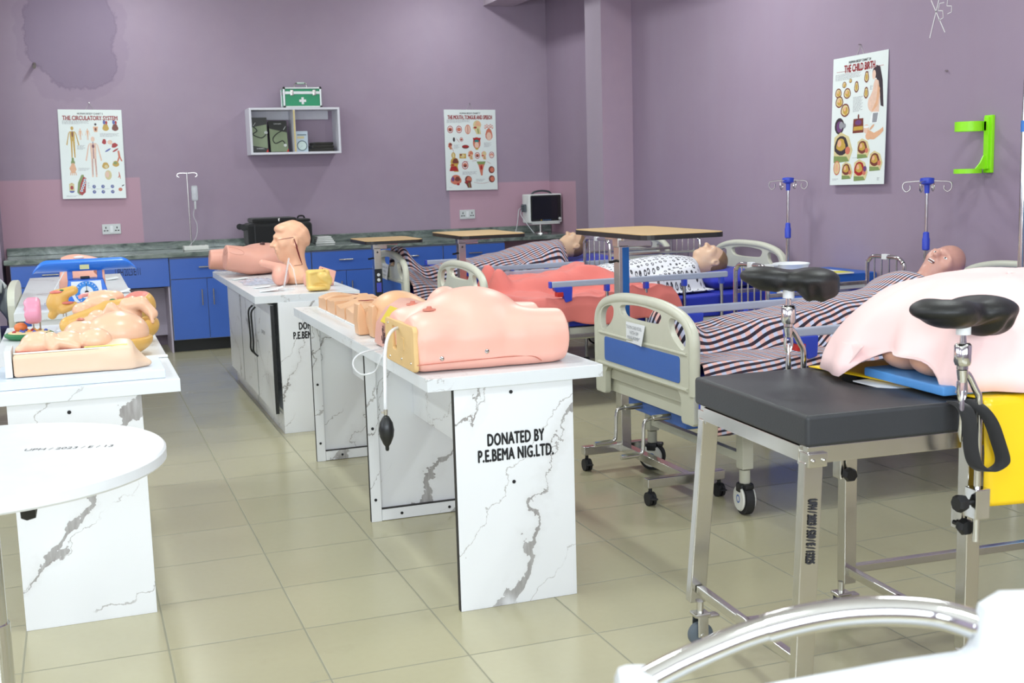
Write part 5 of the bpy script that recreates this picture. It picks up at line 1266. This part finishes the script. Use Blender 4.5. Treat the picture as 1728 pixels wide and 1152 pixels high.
MB().box((-.240, .033, .048), (-.2365, .087, .127)).build('recess', col(150, 116, 70, .6), ep)
m = MB(); m.ext(rrect(-.06, .06, -.025, .10, .004), -.2535, -.2515, 'yz'); m.build('raised_label', TANP, ep)
for y, z in ((-.14, .03), (-.03, .03), (.12, .02), (.13, .13)): MB().sph((-.2515, y, z), .004).build('screw', STEEL, ep)
m = MB(); m.tube(spline([(-.245, -.186, .03), (-.1, -.1875, .032), (.05, -.1885, .034), (.13, -.190, .03), (.165, -.186, .012)], 5), .0016, 6); m.build('seam', AREO, bt)
b_bvh = BVHTree.FromPolygons([v.co for v in bt.children[0].data.vertices] if bt.children else [(0, 0, 0)]*3, [p.vertices for p in bt.children[0].data.polygons]) if bt.children else None
for x, z in ((-.165, .045), (-.02, .058)):
    h = b_bvh.ray_cast(Vector((x, -1, z)), Vector((0, 1, 0)))[0] if b_bvh else Vector((x, -.18, z))
    m = MB(); m.lathe([(.001, -.004), (.005, -.0035), (.008, 0), (.008, .004), (.001, .005)], (x, h.y, z), 16, axis='y'); m.build('snap_button', CHROME, bt)
m = MB(); m.tube(spline([(-.236, .02, .125), (-.275, -.02, .123), (-.305, -.06, .10), (-.33, -.12, .05), (-.345, -.17, -.02), (-.352, -.19, -.07), (-.352, -.19, -.095)], 6), .0055, 10); tb = m.build('pump_tube', TUBEW, bt)
m = MB(); m.lathe([(.004, .0), (.007, .002), (.007, .018), (.004, .02)], (-.352, -.19, -.115), 12); m.box((-.366, -.193, -.108), (-.352, -.187, -.102)); m.build('valve', CHROME, bt)
m = MB(); m.lathe([(.004, -.11), (.006, -.105), (.006, -.096), (.012, -.088), (.021, -.066), (.024, -.045), (.020, -.022), (.010, -.004), (.005, 0)], (-.352, -.19, -.115), 22); m.build('squeeze_bulb', col(26, 28, 30, .35), bt)
# rounded pad behind it
rp = thing('rounded_pad_model', 'smooth pink rounded training pad just behind the big belly torso', 'training model', (1.22, 4.02, TT))
sdf(lambda p: np.maximum(sm(E_(p, (0, 0, .08), (.085, .10, .135)), E_(p, (.11, .02, .07), (.09, .10, .11)), .05), -p[:, 2]), (-.15, -.15, -.01), (.25, .17, .25), .008, 'body', [PK], rp)
# pink block with a yellow window
pb = thing('window_block_model', 'dusky pink sloped model with yellow window behind the tan neck plate', 'training model', (1.125, 4.02, TT))
m = MB(); m.ext([(-.125, 0), (-.115, .08), (-.075, .135), (-.02, .165), (.03, .16), (.035, 0)], -.075, .20, 'xz', (), 0, .012, None, 3); m.build('body', skin(214, 160, 144), pb)
Mw = Matrix.Translation((-.097, .045, .118)) @ Matrix.Rotation(math.radians(36), 4, 'Y')
MB().box((-.006, -.055, -.034), (.006, .055, .034), .003).build('yellow_window', col(222, 196, 60, .4), pb, M=Mw)
random.seed(3); m = MB()
for i in range(26):
    z = .018+.048*random.random(); y = -.03+.10*random.random(); x = -.1265+.0017*(z/.0136)*.73
    m.box((x-.0012, y, z), (x+.0004, y+.005, z+.012+.008*random.random()))
m.build('ink_scribble', col(84, 58, 60, .7), pb)
# beige shoulder model
sh = thing('shoulder_model', 'beige rounded shoulder model with two upright slices beside the suture pads', 'training model', (1.15, 4.42, TT))
sdf(lambda p: np.maximum(sm(E_(p, (0, .02, .06), (.12, .14, .105)), C_(p, (.0, .0, .08), (.16, -.05, .05), .07, .05), .05), -p[:, 2]), (-.16, -.17, -.01), (.26, .2, .2), .007, 'body', [BEIGE], sh)
for dx, dy in ((-.115, .055), (-.085, -.055)):
    m = MB(); m.ext([(-.03, 0), (-.035, .06), (-.03, .12), (-.018, .128), (0, .09), (.012, .055), (.02, .05), (.03, .03), (.032, 0)], dy, dy+.07, 'xz', (), 0, .006, Matrix.Translation((dx+.0, 0, 0)) ); m.build('slice', BEIGE, sh)
# four suture pads
WND = [('wide dark gash', .05), ('small dark stitch line', .022), ('broad red wound', .055), ('short curved cut', .035)]
for i, y in enumerate((5.47, 5.27, 5.07, 4.87)):
    t = thing('suture_pad', ['beige suture pad with ragged dark cut, beside the yellow block bench', 'beige suture pad with short dark stitch line', 'beige suture pad with broad red wound', 'beige suture pad with curved cut, next to the shoulder model'][i], 'training model', (1.17, y, .7555), 0, 'suture pads')
    MB().box((-.115, -.09, 0), (.13, .09, .006), .001).build('base_board', WHITE, t)
    def top(u, v, i=i):
        x = -.11+.235*u; yy = -.085+.17*v
        return (x, yy, .056+.016*math.sin(PI*u)+.007*math.sin(u*7+i*2)+.004*math.sin(v*6+i))
    m = MB(); n_ = 14; m.grid(top, n_, n_)
    for k in range(n_):
        for (a, b) in (((k/n_, 0), ((k+1)/n_, 0)), (((k+1)/n_, 1), (k/n_, 1)), ((0, (k+1)/n_), (0, k/n_)), ((1, k/n_), (1, (k+1)/n_))):
            A, Bv = top(*a), top(*b); m.add([A, Bv, (Bv[0], Bv[1], .0065), (A[0], A[1], .0065)], [(0, 3, 2, 1)])
    m.build('pad', BEIGE, t, 50)
    w = WND[i][1]; P = [top(.55+(w*4)*(q-.5)*1.6, .5+.18*math.sin(q*5+i)) for q in [k/8 for k in range(9)]]
    m = MB(); m.tube([(a, b, c+.001) for a, b, c in P], [.002+.006*(w*12)*math.sin(PI*k/8) for k in range(9)], 6, flat=(.5, 1)); m.build('wound', DRED if i != 2 else col(140, 30, 36, .4), t)
lp = MB(); lp.tube(spline([(.06, .02, .012), (.0, -.03, .006), (-.07, -.05, .0), (-.105, -.05, -.02), (-.11, -.055, -.05), (-.085, -.07, -.075), (-.045, -.09, -.065), (-.03, -.12, -.02), (-.02, -.13, .004), (0, -.13, .06), (.03, -.135, .11), (.055, -.14, .118)], 6), .0035, 8)
o = lp.build('clear_tubing', TUBEW); o.location = (.985, 4.06, TT+.003); tag(o, 'looped clear tube hanging over the bench edge by the plastic bag', 'tube')
m = MB(); m.grid(lambda u, v: (-.06+.15*u, -.075+.15*v, .006+.012*abs(math.sin(7*u+3*v))*math.sin(PI*u)*math.sin(PI*v)), 12, 12); o = m.build('plastic_bag', CLEAR); o.location = (1.0, 4.24, TT); tag(o, 'clear plastic bag beside the looped tube and window block model', 'bag')

# ---------------------------------------------------------------- on the marble cupboard
mt = thing('lower_torso_model', 'pink lower torso model with two cut off thighs, below the suitcase', 'training model', (1.0, 7.9, TT))
def f_low(p):
    d = sm(E_(p, (.17, .05, .10), (.20, .17, .10)), E_(p, (.10, -.03, .09), (.13, .14, .09)), .05)
    n = C_(p, (-.14, -.15, .135), (.05, -.08, .095), .078, .09); n = smx(n, PL_(p, (-1, -.1, .12), .135), .006)
    g = C_(p, (-.19, .17, .10), (.05, .12, .095), .064, .08); g = smx(g, PL_(p, (-1, 0, .1), .185), .006)
    d = sm(sm(d, n, .02), g, .03); d = smx(d, PL_(p, (1, 0, 0), .30), .02)
    return smx(d, -p[:, 2], .01)
sdf(f_low, (-.28, -.28, -.01), (.34, .28, .26), .007, 'body', [PK2], mt)
m = MB(); m.sph((.15, -.03, .196), (.017, .017, .014)); m.build('navel_plug', col(70, 36, 38, .4), mt)
tb_ = [c for c in COL.objects if c.parent == mt and c.name.startswith('body')][0].data
tv = BVHTree.FromPolygons([v.co for v in tb_.vertices], [q.vertices for q in tb_.polygons]); ring_ = []
for k in range(30):
    a = 2*PI*k/30; dr = Vector((.1, 1, -.55)); o_ = Vector((-.05+.062*math.cos(a), -.15, .15+.028*math.sin(a)-.012*math.cos(a))) - dr*.5
    h = tv.ray_cast(o_, dr)
    if h[0] is not None: ring_.append(h[0])
m = MB(); m.tube(ring_, .0013, 5, 0, True, True); m.build('pad_outline', skin(196, 134, 116), mt)
hb = thing('head_bust', 'pink male head bust with a cut out face panel', 'training model', (1.2, 7.05, TT))
def f_bust(p):
    q = np.stack([p[:, 2]-.248, p[:, 1], -p[:, 0]], 1)
    d = head_sdf(q); d = sm(d, C_(p, (.012, 0, .21), (.02, 0, .06), .056, .066), .03)
    d = sm(d, E_(p, (.01, 0, .025), (.088, .125, .06)), .05)
    hr = E_(p, (.012, 0, .262), (.102, .083, .108)); hr = smx(hr, -PL_(p, (.55, 0, .8), .225), .03); hr = sm(hr, E_(p, (-.060, 0, .322), (.034, .058, .026)), .03); hr = hr+.0025*np.sin(p[:, 0]*90+p[:, 1]*30)*np.sin(p[:, 2]*80+p[:, 1]*60); d = sm(d, hr, .008)
    return smx(d, -p[:, 2], .008)
bb = sdf(f_bust, (-.16, -.15, -.01), (.15, .15, .385), .0055, 'body', [skin(230, 178, 146)], hb)
bv = BVHTree.FromPolygons([v.co for v in bb.data.vertices], [p.vertices for p in bb.data.polygons])
def onface(x, z):
    h = bv.ray_cast(Vector((x, -.5, z)), Vector((0, 1, 0)))[0]; return (x, h.y-.0008, z) if h is not None else (x, -.06, z)
m = MB(); m.tube([onface(-.085+.085*k/8, .262+.012*k/8) for k in range(9)], .0015, 6); m.tube([onface(.0+.048*k/12, .274-.165*k/12) for k in range(13)], [.0015+.0035*math.sin(PI*k/12) for k in range(13)], 6); m.tube([onface(.048-.05*k/6, .109-.003*k/6) for k in range(7)], .0012, 6); m.build('panel_seam', DRED, hb)
m = MB(); m.sph((-.082, -.033, .252), (.005, .011, .007)); m.sph((-.082, .033, .252), (.005, .011, .007)); m.build('eye', col(224, 208, 196, .3), hb)
cm_ = thing('catheter_model', 'pink catheter training model with a horizontal stub beside the head bust', 'training model', (1.105, 6.92, TT))
def f_cath(p):
    d = E_(p, (0, 0, .055), (.05, .06, .06)); d = sm(d, C_(p, (.02, 0, .10), (-.10, -.0, .135), .024, .021), .02); d = sm(d, E_(p, (-.01, -.03, .05), (.034, .028, .044)), .01); return smx(d, -p[:, 2], .005)
sdf(f_cath, (-.16, -.1, -.01), (.08, .09, .18), .005, 'body', [PK2], cm_)
m = MB(); m.box((-.005, -.004, 0), (.005, .004, .165), .001, 0, Matrix.Translation((.0, -.11, .004)) @ Matrix.Rotation(.22, 4, 'Y')); m.tube(spline([(.035, -.11, .14), (.055, -.12, .10), (.065, -.125, .03), (.07, -.125, .006)], 5), .0035, 8); m.build('clear_syringe', CLEAR, cm_)
yb = thing('yellow_section_model', 'yellow upright anatomy block beside the head bust', 'training model', (1.235, 6.46, TT))
YBK = skin(232, 196, 112, .4)
def f_yb(p):
    d = B_(p, (0, 0, .058), (.062, .042, .058), .018); d = sm(d, E_(p, (.025, -.035, .075), (.04, .032, .026), rotm('Y', .5)), .008); d = sm(d, E_(p, (.05, -.02, .055), (.026, .035, .03)), .01)
    d = smx(d, -E_(p, (.0, -.055, .035), (.04, .022, .012)), .006); d = sm(d, E_(p, (-.01, -.035, .018), (.055, .025, .014)), .006)
    d = sm(d, C_(p, (-.045, -.04, .10), (.03, -.04, .112), .008, .006), .006)
    return smx(d, -p[:, 2], .004)
sdf(f_yb, (-.09, -.1, -.01), (.1, .07, .14), .0042, 'body', [YBK], yb)
sp = thing('slotted_pad', 'small pink pad with dark slots propped behind the yellow block', 'training model', (1.335, 6.72, TT))
Mp = Matrix.Translation((0, 0, .062)) @ Matrix.Rotation(.35, 4, 'Y') @ Matrix.Rotation(1.1, 4, 'X')
MB().box((-.05, -.04, -.008), (.05, .04, .008), .004).build('pad', PK2, sp, M=Mp)
m = MB(); m.box((-.035, -.03, .0078), (-.03, .03, .0086)); m.box((-.012, -.0, .0078), (.0, .03, .0086)); m.build('slot', DRED, sp, M=Mp)
MB().box((-.035, .0, 0), (.04, .03, .03), .004).build('wedge_foot', PK2, sp)
pi_ = thing('injection_cuff', 'small pink cupped pad with a chrome stud beside the head bust', 'training model', (1.255, 6.78, TT))
sdf(lambda p: smx(smx(E_(p, (0, 0, .035), (.045, .04, .055)), -E_(p, (.0, -.02, .085), (.03, .04, .03)), .01), -p[:, 2], .004), (-.06, -.06, -.01), (.06, .06, .1), .005, 'body', [PK2], pi_)
MB().sph((.0, -.036, .05), .006).build('chrome_stud', CHROME, pi_)
def bag(name, label, x, y, sx, sy, h, mat, cat='bag', rz=0, fr=9):
    m = MB(); m.grid(lambda u, v: ((u-.5)*sx*(1+.06*math.sin(9*v)), (v-.5)*sy*(1+.06*math.sin(8*u)), .003+h*(math.sin(PI*u)*math.sin(PI*v))**.6*(.6+.4*MN.noise((u*fr, v*fr, x*9)))), 20, 20)
    o = m.build(name, mat, None, 0); o.location = (x, y, TT-.001); o.rotation_euler = (0, 0, rz); return tag(o, label, cat)
bag('plastic_bag', 'crumpled clear plastic bag under the cut pink thighs', .94, 8.12, .16, .3, .05, CLEAR)
bag('packet_bag', 'clear bag with blue print in front of the pink lower torso', 1.02, 7.22, .2, .34, .035, glassy(206, 212, 232, .6))
PPR = col(232, 238, 240, .6)
def paper(label, x, y, sx, sy, rz, curl=.01, cat='paper', name='paper_sheet'):
    m = MB(); m.grid(lambda u, v: ((u-.5)*sx, (v-.5)*sy, .0015+curl*u*u), 8, 4); o = m.build(name, PPR, None, 0, thick=.001); o.location = (x, y, TT); o.rotation_euler = (0, 0, rz); return tag(o, label, cat)
paper('white paper strip on the cupboard edge below the pink thigh', .95, 7.55, .11, .07, .3, .006)
paper('small white packet lying in front of the head bust', .985, 6.86, .09, .06, .2, .006, 'packet', 'gauze_packet'); paper('white opened packet with a raised corner near the yellow block', 1.0, 6.60, .13, .08, -.1, .022, 'packet', 'gauze_packet')
m = MB(); m.cyl((-.05, 0, .005), (.04, .02, .005), .0045, n=8); o = m.build('thin_syringe', CLEAR); o.location = (1.09, 6.60, TT-.0005); tag(o, 'thin clear syringe lying beside the yellow block', 'syringe')
# ---------------------------------------------------------------- anatomy models on the near left bench
tr = MB().box((-.26, -.14, 0), (.235, .20, .027), .003).build('tray', col(212, 224, 238, .35)); tr.location = (0, 3.97, .7555); tag(tr, 'flat white tray under the peach pelvis section model', 'tray')
ps_ = thing('pelvis_section_model', 'peach side section of a pregnant pelvis lying on the white tray', 'anatomy model', (0, 3.95, .783))
def f_sec(p):
    x = p[:, 0]
    top = .068+.012*np.clip((x+.2)/.35, 0, 1)
    d = B_(p, (-.03, 0, .036), (.178, .065, .036), .010); d = sm(d, E_(p, (.11, 0, .04), (.08, .066, .052)), .03); d = sm(d, C_(p, (.13, -.01, .02), (.19, -.02, .014), .045, .012), .03)
    d = smx(d, -E_(p, (.215, .0, .075), (.06, .2, .045)), .03)
    return smx(d, -p[:, 2], .004)
sdf(f_sec, (-.24, -.10, -.01), (.24, .1, .12), .005, 'body', [PEACH], ps_)
MB().box((-.232, -.062, .001), (-.2105, .085, .085), .003).build('end_board', col(220, 224, 226, .4), ps_)
MB().box((-.205, -.058, .072), (.085, -.05, .077), .002).build('spine_strip', col(236, 238, 226, .4), ps_)
MB().box((-.2, -.05, .071), (.12, .06, .076), .003).build('red_lining', RED, ps_); m = MB(); m.box((.0, -.056, .0775), (.13, -.048, .0815), .002); m.build('yellow_lining', col(224, 216, 120, .4), ps_)
def f_fet(p):
    d = E_(p, (-.135, .01, .09), (.052, .045, .042)); d = sm(d, C_(p, (-.17, .0, .082), (-.185, 0, .075), .018), .01)
    d = sm(d, C_(p, (-.095, -.02, .11), (-.09, -.03, .085), .022, .02), .008); d = sm(d, E_(p, (-.045, .0, .094), (.05, .04, .036)), .008); d = sm(d, C_(p, (-.075, -.03, .10), (-.02, -.035, .082), .015, .013), .008)
    d = sm(d, E_(p, (.035, .0, .092), (.052, .046, .04)), .008); return d
sdf(f_fet, (-.22, -.08, .06), (.11, .08, .15), .0045, 'fetus', [FLESH], ps_)
wm = thing('belly_section_model', 'round peach belly model in a mustard shell behind the white tray', 'anatomy model', (.10, 4.42, .7555))
sdf(lambda p: smx(smx(E_(p, (.0, .0, .055), (.125, .11, .06)), PL_(p, (0, 0, 1), .062), .008), -p[:, 2], .004), (-.16, -.14, -.01), (.16, .14, .13), .006, 'shell', [MUST], wm)
def f_w(p):
    d = E_(p, (.015, -.01, .075), (.098, .088, .07)); d = sm(d, E_(p, (-.095, -.02, .08), (.055, .055, .045)), .012); d = sm(d, E_(p, (-.06, .05, .085), (.05, .05, .045)), .015)
    return np.maximum(d, -PL_(p, (0, 0, 1), .056))
sdf(f_w, (-.18, -.12, .04), (.14, .13, .17), .0055, 'belly', [FLESH], wm)
m = MB(); m.lathe([(.001, .006), (.006, .006), (.014, .0), (.001, -.003)], (-.095, -.02, .126), 16); m.build('nipple', AREO, wm)
MB().box((.09, -.12, 0), (.16, -.09, .006), .002).build('white_foot', WHITE, wm)
bbm = thing('baby_model', 'flesh coloured curled baby model in a small mustard bowl', 'anatomy model', (.15, 4.72, .7555))
sdf(lambda p: smx(smx(E_(p, (.01, 0, .05), (.085, .075, .05)), -E_(p, (.01, 0, .075), (.075, .065, .045)), .006), -p[:, 2], .004), (-.1, -.1, -.01), (.12, .1, .1), .005, 'bowl', [MUST], bbm)
def f_bb(p):
    d = E_(p, (-.01, 0, .08), (.055, .045, .035)); d = sm(d, C_(p, (-.0, -.02, .115), (.045, -.03, .12), .02, .018), .01); d = sm(d, C_(p, (.045, -.03, .12), (.075, -.035, .085), .018, .016), .008); d = sm(d, C_(p, (.02, .01, .12), (.06, .0, .10), .018, .014), .008)
    for k in range(3): d = sm(d, C_(p, (.068, -.045+.012*k, .088), (.072, -.05+.012*k, .062), .007, .006), .003)
    d = sm(d, C_(p, (-.06, -.02, .09), (-.045, -.035, .112), .015, .014), .006); d = sm(d, C_(p, (-.045, -.035, .112), (-.015, -.04, .085), .014, .012), .006); d = sm(d, E_(p, (-.085, 0, .08), (.03, .03, .024)), .008); return d
sdf(f_bb, (-.13, -.08, .03), (.12, .06, .16), .0042, 'body', [FLESH], bbm)
MB().sph((.0, -.04, .075), (.014, .01, .008)).build('red_organ', RED, bbm); MB().sph((.02, -.042, .073), (.012, .01, .008)).build('blue_organ', col(60, 90, 170, .4), bbm)
lt = thing('cutaway_torso_model', 'long mustard cutaway torso model lying slanted, pink inside', 'anatomy model', (.08, 5.12, .7555))
def f_lt(p):
    d = C_(p, (-.13, -.09, .055), (.07, .0, .085), .036, .062); d = sm(d, C_(p, (.07, .0, .085), (.15, .08, .10), .062, .07), .05)
    d = smx(d, PL_(p, (-.15, -.1, 1), .135), .01); d = smx(d, -E_(p, (.10, .04, .17), (.10, .06, .055), rotm('Z', .5)), .008)
    return smx(d, -p[:, 2], .004)
sdf(f_lt, (-.2, -.16, -.01), (.26, .19, .2), .006, 'shell', [MUST, col(214, 134, 124, .4)], lt, lambda c: ((((c-np.array([.10, .04, .17])) @ rotm('Z', .5)/np.array([.1, .06, .055]))**2).sum(1) < 1.12).astype(int))
def f_ly(p):
    d = E_(p, (.0, .045, .125), (.07, .045, .035)); d = sm(d, E_(p, (-.075, .03, .10), (.04, .036, .034)), .01); d = sm(d, E_(p, (.05, .09, .145), (.045, .03, .025)), .01); d = sm(d, C_(p, (-.03, .10, .15), (.02, .10, .155), .02), .01); return d
sdf(f_ly, (-.13, -.02, .05), (.12, .15, .19), .005, 'inner_organs', [FLESH], lt)
MB().sph((.045, -.005, .135), (.014, .01, .01)).build('green_organ', col(40, 110, 70, .4), lt)
m = MB(); m.tube(spline([(-.08, .10, .15), (-.06, .13, .155), (0, .14, .158), (.02, .12, .16)], 5), .009, 8); m.build('pink_rim', col(222, 150, 150, .4), lt)
pl = thing('pink_disc_model', 'pink lobed disc model standing on rods over a green dish', 'anatomy model', (-.205, 5.15, .7555))
m = MB(); m.lathe([(.001, 0), (.075, 0), (.092, .012), (.095, .022), (.085, .028), (.001, .028)], n=40); m.build('green_dish', col(44, 122, 74, .4), pl)
m = MB(); m.lathe([(.001, .0285), (.080, .0285), (.07, .033), (.001, .033)], n=32); m.build('cream_insert', col(228, 208, 160, .5), pl)
m = MB()
for i in range(14): a = i*2.4; r_ = .012+.0042*i; m.sph((r_*math.cos(a), r_*math.sin(a), .034), .008, i % 3, 8)
m.build('colour_beads', [RED, col(70, 90, 170, .4), col(226, 150, 60, .4)], pl)
m = MB(); m.cyl((.02, 0, .03), (.02, 0, .075), .0035, n=8); m.cyl((.045, 0, .03), (.045, 0, .075), .0035, n=8); m.build('rod', STEEL, pl)
PNK = col(226, 150, 176, .35)
def f_disc(p):
    q = p-np.array([.022, 0, .125]); r = np.sqrt(q[:, 1]**2+q[:, 2]**2)
    d = np.maximum(np.hypot(np.maximum(r-.042, 0), np.clip(np.abs(q[:, 0])-.012, 0, 9))-.018, -9)
    a = np.arctan2(q[:, 2], q[:, 1]); return d+.004*np.sin(a*5)*np.sin(r*160)*np.clip((-q[:, 0]-.018)/.008, 0, 1)
sdf(f_disc, (-.03, -.09, .04), (.08, .09, .21), .0045, 'disc', [PNK], pl)
MB().sph((-.03, .02, .05), (.026, .02, .022)).build('orange_lobe', col(214, 120, 66, .4), pl)
yt = thing('mustard_section_model', 'mustard half torso model on a white stand behind the pink disc', 'anatomy model', (-.075, 5.36, .7555))
m = MB(); m.lathe([(.001, 0), (.045, 0), (.045, .006), (.02, .02), (.014, .06), (.012, .075), (.001, .078)], (.01, -.02, 0), 24); m.build('white_stand', col(222, 226, 234, .35), yt); m = MB(); m.cyl((.005, -.02, .07), (.005, -.02, .10), .003); m.cyl((.018, -.02, .07), (.018, -.02, .10), .003); m.build('rod', STEEL, yt)
def f_yt(p):
    d = E_(p, (-.02, 0, .15), (.055, .04, .06)); d = sm(d, C_(p, (-.02, 0, .19), (.06, .0, .215), .034, .026), .02); d = sm(d, C_(p, (.0, -.02, .115), (.06, -.02, .135), .024, .022), .01); d = sm(d, C_(p, (-.04, 0, .10), (-.05, 0, .085), .022), .01); return d
sdf(f_yt, (-.12, -.08, .05), (.12, .08, .27), .005, 'shell', [MUST], yt)
MB().sph((-.02, -.018, .212), (.035, .02, .010)).build('cut_face', col(214, 120, 110, .4), yt); MB().sph((.03, -.03, .152), (.032, .018, .008)).build('cut_face', col(214, 120, 110, .4), yt); MB().sph((.005, -.02, .22), (.012, .008, .006)).build('green_organ', col(40, 110, 70, .4), yt)

bbm.scale = (1.25, 1.2, 1.3); bbm.location = (.165, 4.78, .7555)
yt.scale = (.82, .82, .78); wm.scale = (1.1, 1.05, 1.12)
pl.scale = (1, 1, .9)
# ---------------------------------------------------------------- farther left bench
bs2 = thing('baby_scale', 'blue baby weighing scale with round dial and long tray', 'weighing scale', (.035, 6.48, .7555))
SB = col(46, 118, 222, .32, 0, .04, 5)
m = MB(); m.ext([(-.095, 0), (.105, 0), (.105, .06), (.085, .135), (-.085, .135), (-.098, .06)], -.06, .08, 'xz', (), 0, .008); m.build('body', SB, bs2)
fp = MB(); fp.ext([(-.058, .020), (.058, .020), (.076, .060), (.072, .126), (-.072, .126), (-.076, .060)], -.0625, -.060, 'xz'); f_ = fp.build('dial_plate', col(226, 232, 238, .35), bs2)
m = MB(); m.lathe([(.032, 0), (.058, 0), (.058, -.0012), (.032, -.0012)], (0, -.0628, .068), 40, axis='y', cap=False); m.build('blue_ring', col(40, 130, 214, .35), f_)
m = MB()
for k in range(20): a = 2*PI*k/20; m.box((-.0012, -.0648, .046), (.0012, -.0642, .054), 0, 0, Matrix.Translation((0, 0, .068)) @ Matrix.Rotation(a, 4, 'Y'))
m.build('tick_marks', WHITE, f_)
m = MB(); m.lathe([(.001, 0), (.010, 0), (.010, -.004), (.001, -.005)], (0, -.0626, .068), 18, axis='y'); m.box((-.0012, -.0655, .068), (.0012, -.0645, .115)); m.build('pointer', BLACK, f_)
MB().box((-.03, -.0645, .006), (-.0, -.0605, .014)).build('maker_plate', WHITE, bs2)
m = MB(); m.box((-.026, -.01, .135), (.02, .02, .146), .003); m.build('zero_knob', BLACK, bs2)
for x in (-.075, .07): MB().box((x-.013, -.012, .13), (x+.013, .02, .178), .002).build('post', SB, bs2)
tray_pts = lambda u, v: ((u-.5)*.50, (v-.5)*.27, .178+.050*(abs(2*v-1)**3)*(1-max(0, (abs(2*u-1)-.72)/.28)**2))
m = MB(); m.grid(tray_pts, 48, 24); m.build('tray', SB, bs2, 0, thick=.004)
MB().box((-.025, -.1385, .192), (.02, -.1368, .215), 0, 0, Matrix.Rotation(.0, 4, 'Y')).build('tape_patch', col(196, 196, 150, .6), bs2)
t2 = thing('open_torso_model', 'pink hollow torso model with red opening behind the blue scale', 'training model', (.01, 7.28, .7555))
def f_t2(p):
    d = sm(E_(p, (-.02, 0, .105), (.15, .13, .115)), E_(p, (.08, 0, .09), (.10, .135, .10)), .04); d = sm(d, B_(p, (0, 0, .05), (.12, .11, .05), .03), .03)
    d = smx(d, PL_(p, (-1, 0, .1), .12), .01); d = smx(d, PL_(p, (1, 0, .0), .135), .02); d = smx(d, -E_(p, (-.14, .0, .115), (.10, .085, .085)), .006); d = smx(d, -E_(p, (.12, -.09, .12), (.05, .05, .03)), .02)
    return smx(d, -p[:, 2], .006)
sdf(f_t2, (-.2, -.17, -.01), (.2, .17, .26), .007, 'body', [PK2, RED], t2, lambda c: ((((c-np.array([-.14, 0, .115]))/np.array([.1, .085, .085]))**2).sum(1) < 1.1).astype(int))
m = MB(); m.sph((.0, -.07, .205), (.03, .012, .008)); m.build('sealed_patch', TUBEW, t2)
m = MB(); m.tube(spline([(-.03, -.05, .14), (-.09, -.25, .05), (-.12, -.45, .012), (-.14, -.55, .006)], 6), .003, 6); o = m.build('thin_hose', TUBEW); o.location = (-.04, 7.12, .7555); tag(o, 'thin clear hose from the hollow torso down onto the bench', 'tube')
m = MB(); m.tube(spline([(0, 0, .008), (.03, .02, .008), (.04, .06, .008), (.0, .08, .008), (-.03, .05, .008)], 5), .006, 6); o = m.build('black_cord', BLACK); o.location = (-.12, 7.05, .7565); tag(o, 'black curled cord on the bench beside the hollow torso', 'cord')
paper('white paper on the bench corner near the blue cabinets', .20, 8.15, .08, .16, .1, .012); paper('white folded paper beside the hollow pink torso', .22, 7.05, .10, .10, .05, .02)
